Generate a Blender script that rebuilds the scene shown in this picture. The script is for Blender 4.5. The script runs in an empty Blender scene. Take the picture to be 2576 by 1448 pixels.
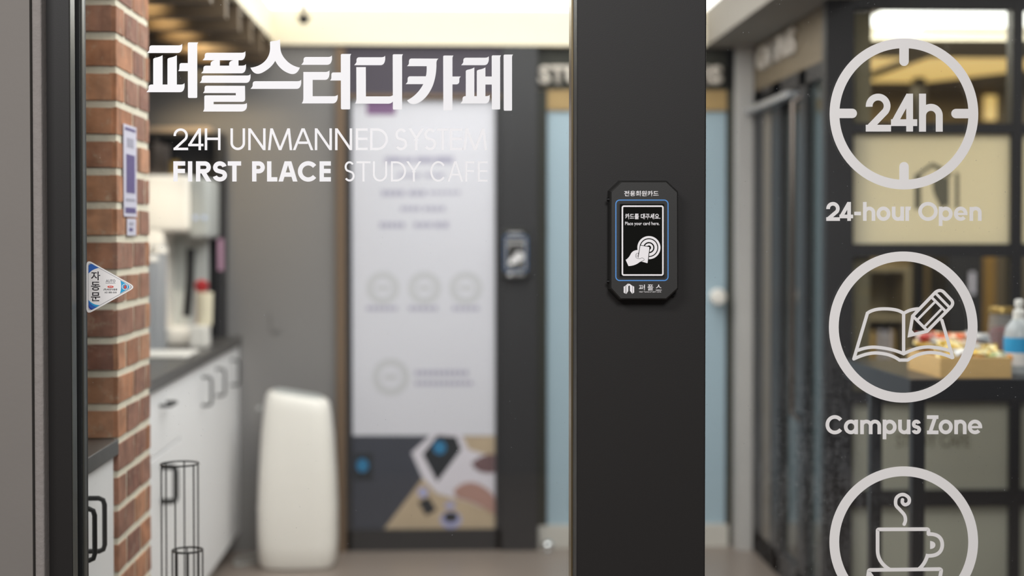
import bpy, bmesh, math, random
from mathutils import Vector, Matrix
from mathutils.geometry import tessellate_polygon

random.seed(7)
sc = bpy.context.scene
COL = sc.collection

# ---------------------------------------------------------------- camera
F = 55 / 36 * 2576            # focal length in pixels of a 2576 px wide frame
PITCH, YAW = math.radians(1.2), math.radians(2.44)
SHY = -(134 - F * math.tan(PITCH)) / 2576
cam = bpy.data.cameras.new('camera')
camo = bpy.data.objects.new('camera', cam); COL.objects.link(camo)
cam.sensor_width = 36; cam.lens = 55; cam.shift_y = SHY
camo.location = (0, 0, 1.4)
camo.rotation_euler = (math.pi / 2 - PITCH, 0, -YAW)
cam.dof.use_dof = True; cam.dof.focus_distance = 2.98; cam.dof.aperture_fstop = 1.8
sc.camera = camo
CR = camo.rotation_euler.to_matrix()

# ---------------------------------------------------------------- world, lamps, exposure
sc.view_settings.view_transform = 'Standard'; sc.view_settings.look = 'None'
sc.view_settings.exposure = 0.0; sc.view_settings.gamma = 1.0
sc.view_settings.use_curve_mapping = False
w = bpy.data.worlds.new('world'); sc.world = w; w.use_nodes = True
w.node_tree.nodes['Background'].inputs[0].default_value = (0.90, 0.91, 1.0, 1)
w.node_tree.nodes['Background'].inputs[1].default_value = 0.10

def area(name, loc, rot, sx, sy, power, color=(1, 1, 1)):
    l = bpy.data.lights.new(name, 'AREA'); l.shape = 'RECTANGLE'; l.size = sx; l.size_y = sy
    l.energy = power; l.color = color
    o = bpy.data.objects.new(name, l); COL.objects.link(o)
    o.location = loc; o.rotation_euler = [math.radians(a) for a in rot]
    return o
# hallway ceiling lamp outside the glass, and an unseen fill added behind the camera
area('hallway_lamp', (-1.1, 0.9, 2.75), (28, 0, -8), 1.2, 0.5, 47, (1.0, 0.99, 0.99))
area('hallway_fill_rear', (0.5, -1.6, 3.3), (35, 0, 0), 1.2, 1.2, 124, (1.0, 0.99, 0.985))
# ceiling lamps of the lobby and inner room, with a side fill
area('lobby_lamp', (0.15, 5.2, 2.36), (0, 0, 0), 1.5, 2.6, 25, (0.93, 0.95, 1.0))
area('lobby_side_fill', (2.3, 4.3, 2.43), (0, 0, 0), 1.2, 0.8, 15, (1.0, 0.97, 0.93))  # unseen, added to brighten the tray, table and frosted panes
area('room_lamp', (2.3, 6.5, 2.30), (0, 0, 0), 1.4, 0.9, 36, (1.0, 0.95, 0.84))
area('room_lamp_deep', (2.3, 8.6, 2.22), (0, 0, 0), 1.6, 0.8, 14, (1.0, 0.82, 0.52))

# ---------------------------------------------------------------- helpers
def ray(px, py):
    v = Vector(((px - 1288) / F, (724 - py) / F + SHY * 2576 / F, -1))
    return CR @ v
def P(px, py, Y):
    d = ray(px, py); t = Y / d.y
    return Vector((d.x * t, Y, 1.4 + d.z * t))
def XZ(px, py, Y):
    p = P(px, py, Y); return p.x, p.z
def srgb(c):
    if isinstance(c, str):
        c = tuple(int(c[i:i + 2], 16) / 255 for i in (0, 2, 4))
    return tuple(((x / 12.92) if x <= 0.04045 else ((x + 0.055) / 1.055) ** 2.4) for x in c)

class N:
    def __init__(s, name):
        s.m = bpy.data.materials.new(name); s.m.use_nodes = True
        s.t = s.m.node_tree; s.b = s.t.nodes['Principled BSDF']
    def n(s, typ, **kw):
        nd = s.t.nodes.new(typ)
        for k, v in kw.items():
            setattr(nd, k, v)
        return nd
    def l(s, a, b): s.t.links.new(a, b)

def mat(name, col, rough=0.5, metal=0.0, var=0.06, scale=8.0, bump=0.0, bscale=60.0, spec=0.5, emit=None, es=0.0, sx=(1, 1, 1)):
    k = N(name); c = srgb(col)
    tc = k.n('ShaderNodeNewGeometry'); mp = k.n('ShaderNodeMapping')
    mp.inputs['Scale'].default_value = sx
    k.l(tc.outputs['Position'], mp.inputs['Vector'])
    nz = k.n('ShaderNodeTexNoise'); nz.inputs['Scale'].default_value = scale; nz.inputs['Detail'].default_value = 4
    k.l(mp.outputs[0], nz.inputs['Vector'])
    mx = k.n('ShaderNodeMix', data_type='RGBA')
    mx.inputs[6].default_value = tuple(x * (1 - var) for x in c) + (1,)
    mx.inputs[7].default_value = tuple(min(1, x * (1 + var)) for x in c) + (1,)
    k.l(nz.outputs[0], mx.inputs[0]); k.l(mx.outputs[2], k.b.inputs['Base Color'])
    k.b.inputs['Roughness'].default_value = rough; k.b.inputs['Metallic'].default_value = metal
    k.b.inputs['Specular IOR Level'].default_value = spec
    if bump:
        n2 = k.n('ShaderNodeTexNoise'); n2.inputs['Scale'].default_value = bscale; n2.inputs['Detail'].default_value = 5
        k.l(mp.outputs[0], n2.inputs['Vector'])
        bp = k.n('ShaderNodeBump'); bp.inputs['Strength'].default_value = bump; bp.inputs['Distance'].default_value = 0.002
        k.l(n2.outputs[0], bp.inputs['Height']); k.l(bp.outputs[0], k.b.inputs['Normal'])
    if emit:
        k.b.inputs['Emission Color'].default_value = srgb(emit) + (1,)
        k.b.inputs['Emission Strength'].default_value = es
    return k.m

def glass_mat(name, smudge=0.0, region=None, tint=(0.97, 0.985, 0.98)):
    k = N(name); k.t.nodes.remove(k.b); out = k.t.nodes['Material Output']
    tr = k.n('ShaderNodeBsdfTransparent'); tr.inputs[0].default_value = tint + (1,)
    gl = k.n('ShaderNodeBsdfGlossy'); gl.inputs['Roughness'].default_value = 0.02
    fr = k.n('ShaderNodeFresnel'); fr.inputs[0].default_value = 1.45
    m1 = k.n('ShaderNodeMixShader'); k.l(fr.outputs[0], m1.inputs[0]); k.l(tr.outputs[0], m1.inputs[1]); k.l(gl.outputs[0], m1.inputs[2])
    last = m1
    if smudge:
        geo = k.n('ShaderNodeNewGeometry')
        df = k.n('ShaderNodeBsdfDiffuse'); df.inputs[0].default_value = (0.75, 0.76, 0.78, 1)
        # fine dust specks
        vo = k.n('ShaderNodeTexNoise'); vo.inputs['Scale'].default_value = 260; vo.inputs['Detail'].default_value = 2
        k.l(geo.outputs['Position'], vo.inputs['Vector'])
        r1 = k.n('ShaderNodeMapRange'); r1.inputs[1].default_value = 0.70; r1.inputs[2].default_value = 0.80
        r1.inputs[4].default_value = 0.35 * smudge
        k.l(vo.outputs[0], r1.inputs[0])
        tot = r1.outputs[0]
        if region:
            (cx, cz, rx, rz, amt) = region
            mp = k.n('ShaderNodeMapping'); mp.vector_type = 'TEXTURE'
            mp.inputs['Location'].default_value = (cx, 0, cz); mp.inputs['Scale'].default_value = (rx, 1000, rz)
            k.l(geo.outputs['Position'], mp.inputs[0])
            ln = k.n('ShaderNodeVectorMath', operation='LENGTH'); k.l(mp.outputs[0], ln.inputs[0])
            fall = k.n('ShaderNodeMapRange'); fall.inputs[1].default_value = 1.0; fall.inputs[2].default_value = 0.25
            k.l(ln.outputs['Value'], fall.inputs[0])
            m2 = k.n('ShaderNodeMapping'); m2.inputs['Rotation'].default_value = (0, 0.35, 0); m2.inputs['Scale'].default_value = (50, 1, 16)
            k.l(geo.outputs['Position'], m2.inputs[0])
            sn = k.n('ShaderNodeTexNoise'); sn.inputs['Scale'].default_value = 1.0; sn.inputs['Detail'].default_value = 6
            k.l(m2.outputs[0], sn.inputs['Vector'])
            bl = k.n('ShaderNodeTexNoise'); bl.inputs['Scale'].default_value = 75; bl.inputs['Detail'].default_value = 6
            k.l(geo.outputs['Position'], bl.inputs['Vector'])
            ad = k.n('ShaderNodeMath', operation='ADD'); k.l(sn.outputs[0], ad.inputs[0]); k.l(bl.outputs[0], ad.inputs[1])
            rr = k.n('ShaderNodeMapRange'); rr.inputs[1].default_value = 0.85; rr.inputs[2].default_value = 1.35; rr.inputs[4].default_value = amt
            k.l(ad.outputs[0], rr.inputs[0])
            mu = k.n('ShaderNodeMath', operation='MULTIPLY'); k.l(rr.outputs[0], mu.inputs[0]); k.l(fall.outputs[0], mu.inputs[1])
            a2 = k.n('ShaderNodeMath', operation='ADD'); k.l(mu.outputs[0], a2.inputs[0]); k.l(tot, a2.inputs[1]); tot = a2.outputs[0]
        m3 = k.n('ShaderNodeMixShader'); k.l(tot, m3.inputs[0]); k.l(m1.outputs[0], m3.inputs[1]); k.l(df.outputs[0], m3.inputs[2]); last = m3
    k.l(last.outputs[0], out.inputs[0])
    return k.m

def brick_mat():
    k = N('fired_brick')
    at = k.n('ShaderNodeAttribute'); at.attribute_name = 'tone'
    geo = k.n('ShaderNodeNewGeometry')
    rp = k.n('ShaderNodeValToRGB'); e = rp.color_ramp.elements
    e[0].position = 0; e[0].color = srgb('8a5d4e') + (1,); e[1].position = 1; e[1].color = srgb('c08c6c') + (1,)
    x = e.new(0.35); x.color = srgb('a0735f') + (1,); x = e.new(0.7); x.color = srgb('b47a57') + (1,)
    k.l(at.outputs['Fac'], rp.inputs[0])
    nz = k.n('ShaderNodeTexNoise'); nz.inputs['Scale'].default_value = 22; nz.inputs['Detail'].default_value = 6
    k.l(geo.outputs['Position'], nz.inputs['Vector'])
    r = k.n('ShaderNodeMapRange'); r.inputs[1].default_value = 0.35; r.inputs[2].default_value = 0.7; r.inputs[3].default_value = 0.68; r.inputs[4].default_value = 1.15
    k.l(nz.outputs[0], r.inputs[0])
    mx = k.n('ShaderNodeMix', data_type='RGBA', blend_type='MULTIPLY'); mx.inputs[0].default_value = 1
    k.l(rp.outputs[0], mx.inputs[6]); k.l(r.outputs[0], mx.inputs[7])
    # pale mortar smears left on the faces
    n2 = k.n('ShaderNodeTexNoise'); n2.inputs['Scale'].default_value = 35; n2.inputs['Detail'].default_value = 8; n2.inputs['Roughness'].default_value = 0.7
    k.l(geo.outputs['Position'], n2.inputs['Vector'])
    r2 = k.n('ShaderNodeMapRange'); r2.inputs[1].default_value = 0.55; r2.inputs[2].default_value = 0.75; r2.inputs[4].default_value = 0.6
    k.l(n2.outputs[0], r2.inputs[0])
    m2 = k.n('ShaderNodeMix', data_type='RGBA'); m2.inputs[7].default_value = srgb('c9bba4') + (1,)
    k.l(r2.outputs[0], m2.inputs[0]); k.l(mx.outputs[2], m2.inputs[6]); k.l(m2.outputs[2], k.b.inputs['Base Color'])
    k.b.inputs['Roughness'].default_value = 0.85
    bp = k.n('ShaderNodeBump'); bp.inputs['Strength'].default_value = 0.5; bp.inputs['Distance'].default_value = 0.003
    k.l(n2.outputs[0], bp.inputs['Height']); k.l(bp.outputs[0], k.b.inputs['Normal'])
    return k.m

def clear_mat(name, col, alpha, rough=0.1):
    k = N(name); out = k.t.nodes['Material Output']
    k.b.inputs['Base Color'].default_value = srgb(col) + (1,); k.b.inputs['Roughness'].default_value = rough
    tr = k.n('ShaderNodeBsdfTransparent'); m = k.n('ShaderNodeMixShader'); m.inputs[0].default_value = alpha
    k.l(tr.outputs[0], m.inputs[1]); k.l(k.b.outputs[0], m.inputs[2]); k.l(m.outputs[0], out.inputs[0])
    return k.m

def frost_mat(name, col, tr=0.5):
    k = N(name); out = k.t.nodes['Material Output']; k.t.nodes.remove(k.b)
    geo = k.n('ShaderNodeNewGeometry'); nz = k.n('ShaderNodeTexNoise'); nz.inputs['Scale'].default_value = 2; k.l(geo.outputs['Position'], nz.inputs['Vector'])
    mx = k.n('ShaderNodeMix', data_type='RGBA'); c = srgb(col)
    mx.inputs[6].default_value = tuple(v * .96 for v in c) + (1,); mx.inputs[7].default_value = c + (1,); k.l(nz.outputs[0], mx.inputs[0])
    d = k.n('ShaderNodeBsdfDiffuse'); t = k.n('ShaderNodeBsdfTranslucent'); m = k.n('ShaderNodeMixShader'); m.inputs[0].default_value = tr
    k.l(mx.outputs[2], d.inputs[0]); k.l(mx.outputs[2], t.inputs[0]); k.l(d.outputs[0], m.inputs[1]); k.l(t.outputs[0], m.inputs[2]); k.l(m.outputs[0], out.inputs[0])
    return k.m

class MB:
    def __init__(s): s.bm = bmesh.new(); s.k = 0
    def nxt(s):
        s.k += 1; return -2.5e-5 * (s.k % 14)       # keeps overlapping strokes of one decal from sharing a plane
    def box(s, x0, x1, y0, y1, z0, z1, bev=0.0, seg=2):
        x0, x1 = sorted((x0, x1)); y0, y1 = sorted((y0, y1)); z0, z1 = sorted((z0, z1))
        M = Matrix.Translation(((x0 + x1) / 2, (y0 + y1) / 2, (z0 + z1) / 2)) @ Matrix.Diagonal((x1 - x0, y1 - y0, z1 - z0, 1))
        r = bmesh.ops.create_cube(s.bm, size=1, matrix=M)
        if bev:
            ed = list({e for v in r['verts'] for e in v.link_edges})
            bmesh.ops.bevel(s.bm, geom=ed, offset=bev, segments=seg, affect='EDGES', profile=0.5)
        return s
    def pbox(s, px0, px1, py0, py1, Y, depth, bev=0.0):
        a = P(px0, py0, Y); b = P(px1, py1, Y)
        return s.box(a.x, b.x, Y, Y + depth, b.z, a.z, bev)
    def poly3(s, pts, th):
        """planar polygon pts (Vectors) extruded by vector th"""
        n = len(pts)
        f = [s.bm.verts.new(p) for p in pts]; b = [s.bm.verts.new(p + th) for p in pts]
        for tri in tessellate_polygon([pts]):
            try:
                s.bm.faces.new([f[i] for i in tri]); s.bm.faces.new([b[i] for i in reversed(tri)])
            except ValueError: pass
        for i in range(n):
            j = (i + 1) % n
            try: s.bm.faces.new([f[i], f[j], b[j], b[i]])
            except ValueError: pass
        return s
    def path(s, pts2, Y, th=0.0004):
        Y += s.nxt()
        return s.poly3([P(x, y, Y) for x, y in clean(pts2)], Vector((0, th, 0)))
    def stroke(s, pts, wd, Y, th=0.0004, closed=False, rnd=False):
        L, R = offset(pts, wd, closed); Y0 = Y; Y += s.nxt()
        mp = lambda q: P(q[0], q[1], Y)
        t = Vector((0, th, 0)); n = len(L)
        lf = [s.bm.verts.new(mp(q)) for q in L]; rf = [s.bm.verts.new(mp(q)) for q in R]
        lb = [s.bm.verts.new(mp(q) + t) for q in L]; rb = [s.bm.verts.new(mp(q) + t) for q in R]
        m = n if closed else n - 1
        for i in range(m):
            j = (i + 1) % n
            s.bm.faces.new([lf[i], lf[j], rf[j], rf[i]]); s.bm.faces.new([lb[i], rb[i], rb[j], lb[j]])
            s.bm.faces.new([lf[i], lb[i], lb[j], lf[j]]); s.bm.faces.new([rf[i], rf[j], rb[j], rb[i]])
        if not closed:
            s.bm.faces.new([lf[0], rf[0], rb[0], lb[0]]); s.bm.faces.new([lf[-1], lb[-1], rb[-1], rf[-1]])
            if rnd:
                for q in (pts[0], pts[-1]):
                    s.path(arc(q[0], q[1], wd / 2, wd / 2, 0, 350, 24), Y0, th)
        return s
    def tube(s, pts, r, n=10, closed=False):
        pts = [Vector(p) for p in pts]; m = len(pts); rings = []; prev = None
        for i, p in enumerate(pts):
            a = pts[(i - 1) % m] if (closed or i > 0) else p
            b = pts[(i + 1) % m] if (closed or i < m - 1) else p
            t = (b - a).normalized()
            if prev is None:
                u = t.orthogonal().normalized()
            else:
                u = (prev - t * prev.dot(t)); u = u.normalized() if u.length > 1e-6 else t.orthogonal().normalized()
            prev = u; v = t.cross(u)
            rings.append([s.bm.verts.new(p + (u * math.cos(2 * math.pi * k / n) + v * math.sin(2 * math.pi * k / n)) * r) for k in range(n)])
        for i in range(m if closed else m - 1):
            A, B = rings[i], rings[(i + 1) % m]
            for k in range(n):
                s.bm.faces.new([A[k], A[(k + 1) % n], B[(k + 1) % n], B[k]])
        if not closed:
            s.bm.faces.new(rings[0][::-1]); s.bm.faces.new(rings[-1])
        return s
    def lathe(s, prof, c=(0, 0, 0), n=32, M=None):
        rings = []
        for r, z in prof:
            if r < 1e-6: rings.append([s.bm.verts.new(tr3((c[0], c[1], c[2] + z), M))])
            else: rings.append([s.bm.verts.new(tr3((c[0] + r * math.cos(2 * math.pi * k / n), c[1] + r * math.sin(2 * math.pi * k / n), c[2] + z), M)) for k in range(n)])
        for A, B in zip(rings, rings[1:]):
            for k in range(n):
                j = (k + 1) % n
                if len(A) == 1 and len(B) == 1: continue
                if len(A) == 1: s.bm.faces.new([A[0], B[j], B[k]])
                elif len(B) == 1: s.bm.faces.new([A[k], A[j], B[0]])
                else: s.bm.faces.new([A[k], A[j], B[j], B[k]])
        return s
    def loft(s, rings):
        vs = [[s.bm.verts.new(p) for p in r] for r in rings]; n = len(vs[0])
        for A, B in zip(vs, vs[1:]):
            for k in range(n):
                s.bm.faces.new([A[k], A[(k + 1) % n], B[(k + 1) % n], B[k]])
        s.bm.faces.new(vs[0][::-1]); s.bm.faces.new(vs[-1])
        return s
    def build(s, name, m, parent=None, smooth=False, label=None):
        me = bpy.data.meshes.new(name)
        bmesh.ops.recalc_face_normals(s.bm, faces=s.bm.faces)
        s.bm.to_mesh(me); s.bm.free()
        return link_mesh(name, me, m, parent, smooth, label)

def tr3(p, M): return Vector(p) if M is None else M @ Vector(p)
def link_mesh(name, me, m, parent, smooth, label=None):
    vs = me.vertices
    xs = [v.co.x for v in vs]; ys = [v.co.y for v in vs]; zs = [v.co.z for v in vs]
    base = Vector(((min(xs) + max(xs)) / 2, (min(ys) + max(ys)) / 2, min(zs)))
    me.transform(Matrix.Translation(-base))
    if smooth:
        for p in me.polygons: p.use_smooth = True
        try: me.set_sharp_from_angle(angle=math.radians(40))
        except Exception: pass
    me.materials.append(m)
    o = bpy.data.objects.new(name, me); COL.objects.link(o)
    off = Vector((0, 0, 0)); q = parent
    while q is not None: off += q.location; q = q.parent
    o.location = base - off
    if parent is not None: o.parent = parent
    if label: o['label'] = label
    return o
def thing(name, label, cat, loc=(0, 0, 0), group=None, kind=None):
    o = bpy.data.objects.new(name, None); o.empty_display_size = 0.05; COL.objects.link(o); o.location = loc
    return tag(o, label, cat, group, kind)
def tag(o, label=None, cat=None, group=None, kind=None):
    if label: o['label'] = label
    if cat: o['category'] = cat
    if group: o['group'] = group
    if kind: o['kind'] = kind
    return o
def struct(o): o['kind'] = 'structure'; return o

# ---- 2-D drawing helpers, y runs down, later placed on a vertical plane
def clean(pts):
    out = []
    for p in pts:
        if not out or (abs(p[0] - out[-1][0]) + abs(p[1] - out[-1][1])) > 1e-4: out.append((p[0], p[1]))
    if abs(out[0][0] - out[-1][0]) + abs(out[0][1] - out[-1][1]) < 1e-4: out.pop()
    return out
def arc(cx, cy, rx, ry, a0, a1, n=24):
    return [(cx + rx * math.cos(math.radians(a0 + (a1 - a0) * i / n)), cy - ry * math.sin(math.radians(a0 + (a1 - a0) * i / n))) for i in range(n + 1)]
def Q(*seq):
    """path: (x,y) points; ('q',cx,cy,x,y) quadratic curves"""
    out = []
    for it in seq:
        if it[0] == 'q':
            x0, y0 = out[-1]; _, cx, cy, x1, y1 = it
            for i in range(1, 11):
                t = i / 10
                out.append(((1 - t) ** 2 * x0 + 2 * t * (1 - t) * cx + t * t * x1, (1 - t) ** 2 * y0 + 2 * t * (1 - t) * cy + t * t * y1))
        else: out.append((it[0], it[1]))
    return out
def cat(pts, n=8):
    out = []; p = [pts[0]] + list(pts) + [pts[-1]]
    for i in range(1, len(p) - 2):
        for k in range(n):
            t = k / n; a, b, c, d = p[i - 1], p[i], p[i + 1], p[i + 2]
            out.append(tuple(0.5 * (2 * b[j] + (c[j] - a[j]) * t + (2 * a[j] - 5 * b[j] + 4 * c[j] - d[j]) * t * t + (3 * b[j] - a[j] - 3 * c[j] + d[j]) * t ** 3) for j in (0, 1)))
    out.append(pts[-1]); return out
def offset(pts, wd, closed):
    n = len(pts); L = []; R = []
    for i in range(n):
        a = pts[(i - 1) % n] if (closed or i > 0) else None
        b = pts[(i + 1) % n] if (closed or i < n - 1) else None
        p = pts[i]
        def nrm(u, v):
            dx, dy = v[0] - u[0], v[1] - u[1]; d = math.hypot(dx, dy) or 1; return (-dy / d, dx / d)
        if a is None: m = nrm(p, b); k = 1
        elif b is None: m = nrm(a, p); k = 1
        else:
            n1, n2 = nrm(a, p), nrm(p, b); m = (n1[0] + n2[0], n1[1] + n2[1]); d = math.hypot(*m) or 1; m = (m[0] / d, m[1] / d)
            c = m[0] * n1[0] + m[1] * n1[1]; k = 1 / max(c, 0.35)
        L.append((p[0] + m[0] * k * wd / 2, p[1] + m[1] * k * wd / 2)); R.append((p[0] - m[0] * k * wd / 2, p[1] - m[1] * k * wd / 2))
    return L, R
def rrect(x0, x1, y0, y1, r, n=6):
    return arc(x1 - r, y0 + r, r, r, 0, 90, n) + arc(x0 + r, y0 + r, r, r, 90, 180, n) + arc(x0 + r, y1 - r, r, r, 180, 270, n) + arc(x1 - r, y1 - r, r, r, 270, 360, n)
def clipbox(poly, x0, x1, y0, y1):
    def cl(ps, f, inter):
        out = []
        for i in range(len(ps)):
            a, b = ps[i - 1], ps[i]
            if f(b):
                if not f(a): out.append(inter(a, b))
                out.append(b)
            elif f(a): out.append(inter(a, b))
        return out
    def ix(v): return lambda a, b: (v, a[1] + (b[1] - a[1]) * (v - a[0]) / (b[0] - a[0]))
    def iy(v): return lambda a, b: (a[0] + (b[0] - a[0]) * (v - a[1]) / (b[1] - a[1]), v)
    for f, g in ((lambda p: p[0] >= x0, ix(x0)), (lambda p: p[0] <= x1, ix(x1)), (lambda p: p[1] >= y0, iy(y0)), (lambda p: p[1] <= y1, iy(y1))):
        poly = cl(poly, f, g)
        if not poly: return []
    return poly
def diag(xa, ya, xb, yb, w_, box):
    dx, dy = xb - xa, yb - ya; d = math.hypot(dx, dy); ux, uy = dx / d * w_, dy / d * w_
    nx, ny = -uy / 2, ux / 2
    q = [(xa - ux + nx, ya - uy + ny), (xb + ux + nx, yb + uy + ny), (xb + ux - nx, yb + uy - ny), (xa - ux - nx, ya - uy - ny)]
    return clipbox(q, *box)

def glyph(mb, ch, x0, x1, y0, y1, w_, Y, xh=None, th=0.0004):
    """one letter of a geometric sans; x0..x1 its width, y0 cap line, y1 base line, w_ stroke"""
    h = w_ / 2; L, R, T, B = x0 + h, x1 - h, y0 + h, y1 - h; W, H = x1 - x0, y1 - y0; mx = (x0 + x1) / 2
    S = lambda pts, **k: mb.stroke(pts, w_, Y, th, **k)
    V = lambda x, a=y0, b=y1: S([(x, a), (x, b)])
    G = lambda y, a=x0, b=x1: S([(a, y), (b, y)])
    def D(xa, ya, xb, yb, box=None):
        q = diag(xa, ya, xb, yb, w_, box or (x0, x1, y0, y1))
        if len(q) > 2: mb.path(q, Y, th)
    if ch == 'H': V(L); V(R); G(y0 + 0.48 * H, L, R)
    elif ch == 'I': S([(mx, y0), (mx, y1)])
    elif ch == 'U':
        r = (R - L) / 2; S([(L, y0)] + arc(mx, B - r, r, r, 180, 360) + [(R, y0)])
    elif ch == 'N': V(L); V(R); D(x0 + 0.42 * w_, y0, x1 - 0.42 * w_, y1)
    elif ch == 'M':
        a, b = x0 + 0.145 * W, x1 - 0.145 * W
        D(x0 + h, y1, a, y0); D(a, y0, mx, y1); D(mx, y1, b, y0); D(b, y0, x1 - h, y1)
    elif ch == 'A':
        k = 0.25 * w_ if w_ > 0.15 * H else 0.08 * w_
        D(x0 + 0.55 * w_, y1, mx - k, y0); D(mx + k, y0, x1 - 0.55 * w_, y1); G(y0 + 0.66 * H, x0 + 0.27 * W, x1 - 0.27 * W)
    elif ch in 'EFLT':
        if ch == 'T': G(T); S([(mx, y0 + h), (mx, y1)])
        else:
            V(L)
            if ch in 'EL': G(B)
            if ch in 'EF': G(T); G(y0 + 0.48 * H, L, x1 - 0.02 * W)
    elif ch == 'D':
        r = (B - T) / 2; rx = min(r, R - L - 0.1 * W); S([(L, B), (L, T)] + arc(R - rx, (T + B) / 2, rx, r, 90, -90), closed=True)
    elif ch in 'PR':
        yb = y0 + 0.60 * H - h; r = (yb - T) / 2; xr = R if ch == 'P' else x1 - h - 0.08 * W
        V(L); S([(L, T)] + arc(xr - r, T + r, r, r, 90, -90) + [(L, yb)])
        if ch == 'R': D(x0 + 0.42 * W, y0 + 0.5 * H, x1 - 0.72 * w_, y1, (x0, x1, y0 + 0.52 * H, y1))
    elif ch in 'Ss':
        ya = y0 if ch == 'S' else xh
        rx = (R - L) / 2; ry = (y1 - ya - w_) / 4; e0 = 12 if w_ > 7 else 32
        S(arc(mx, ya + h + ry, rx * .92, ry, e0, 232, 24) + arc(mx, y1 - h - ry, rx, ry, 52, -180 + e0, 24))
    elif ch == 'C':
        rx, ry = (W - w_) / 2 * 1.06, (H - w_) / 2 * 1.02; S(arc(L + rx, (y0 + y1) / 2, rx, ry, 38, 322, 40))
    elif ch in 'Oo':
        ya = y0 if ch == 'O' else xh; S(arc(mx, (ya + y1) / 2, (R - L) / 2, (y1 - ya - w_) / 2 * 1.01, 0, 351, 39), closed=True)
    elif ch == 'Y':
        ym = y0 + 0.47 * H; D(x0 + 0.6 * w_, y0, mx, ym, (x0, x1, y0, ym + 0.1 * H)); D(x1 - 0.6 * w_, y0, mx, ym, (x0, x1, y0, ym + 0.1 * H)); S([(mx, ym - 0.02 * H), (mx, y1)])
    elif ch == 'Z': G(T); G(B); D(x1 - 0.7 * w_, y0, x0 + 0.7 * w_, y1)
    elif ch == '2':
        r = (W - w_) / 2 * 0.97; cy = T + r; p = arc(mx - 0.01 * W, cy, r, r, 185, -38, 30)
        S(p + [(x0 + 0.98 * h, y1 - h)]); G(B, x0, x1)
    elif ch == '4':
        yb = y1 - 0.235 * H; xv = x1 - 0.16 * W - h
        V(xv); G(yb); D(xv + 0.12 * w_, y0, x0 + 0.45 * w_, yb + h * 0.2, (x0, xv + h, y0, yb + h))
    elif ch == '-': G(y0 + 0.61 * H)
    else:
        ya = xh; r = (R - L) / 2; ry = min(r, 0.5 * (y1 - ya))
        if ch in 'hn':
            V(L, y0 if ch == 'h' else ya + 0.02 * H); S(arc(mx, ya + h + ry, r, ry, 180, 0) + [(R, y1)])
        elif ch == 'm':
            V(L, ya + 0.02 * H); r = (R - L) / 4
            S(arc(L + r, ya + h + r, r, r, 180, 0) + [(L + 2 * r, y1)]); S(arc(L + 3 * r, ya + h + r, r, r, 180, 0) + [(R, y1)])
        elif ch == 'u': S([(L, ya)] + arc(mx, y1 - h - ry, r, ry, 180, 360) + [(R, ya)]); V(R, ya, y1)
        elif ch == 'r': V(L, ya); S(arc(L + r * 1.5, ya + h + ry * 1.3, r * 1.5, ry * 1.3, 180, 75))
        elif ch in 'pa':
            S(arc(mx, (ya + y1) / 2, r, (y1 - ya - w_) / 2, 0, 351, 39), closed=True)
            if ch == 'p': V(L, ya, y1 + 0.27 * H)
            else: V(R, ya, y1)
        elif ch == 'e':
            cy = (ya + y1) / 2; S(arc(mx, cy, r, (y1 - ya - w_) / 2, -2, 318, 40)); mb.stroke([(L, cy + 0.06 * w_), (x1, cy + 0.06 * w_)], w_ * 0.62, Y, th)

def text_mesh(s, x0, x1, y0, y1, Y, bold=0.0, th=0.0004, plane=None, align_full=True):
    """text fitted to the box, as a Mesh in world space (front faces -Y, or mapped by plane(u,v,d))"""
    c = bpy.data.curves.new('t', 'FONT'); c.body = s; c.offset = bold; c.resolution_u = 3
    o = bpy.data.objects.new('t', c); COL.objects.link(o)
    bpy.context.view_layer.update()
    dg = bpy.context.evaluated_depsgraph_get()
    me = bpy.data.meshes.new_from_object(o.evaluated_get(dg))
    bpy.data.objects.remove(o)
    xs = [v.co.x for v in me.vertices]; ys = [v.co.y for v in me.vertices]
    ax, bx, ay, by = min(xs), max(xs), min(ys), max(ys)
    bm = bmesh.new(); bm.from_mesh(me)
    for v in bm.verts:
        u = (v.co.x - ax) / (bx - ax); t = (v.co.y - ay) / (by - ay)
        if plane: v.co = plane(u, t)
        else: v.co = P(x0 + u * (x1 - x0), y1 + t * (y0 - y1), Y)
    return bm

def text(mb, s, x0, x1, y0, y1, Y, bold=0.0, th=0.0004, plane=None, dirv=None):
    bm = text_mesh(s, x0, x1, y0, y1, Y, bold, th, plane)
    r = bmesh.ops.extrude_face_region(bm, geom=list(bm.faces))
    d = dirv if dirv is not None else Vector((0, th, 0))
    for v in [g for g in r['geom'] if isinstance(g, bmesh.types.BMVert)]: v.co += d
    me = bpy.data.meshes.new('t'); bm.to_mesh(me); bm.free(); mb.bm.from_mesh(me)
    return mb

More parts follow.
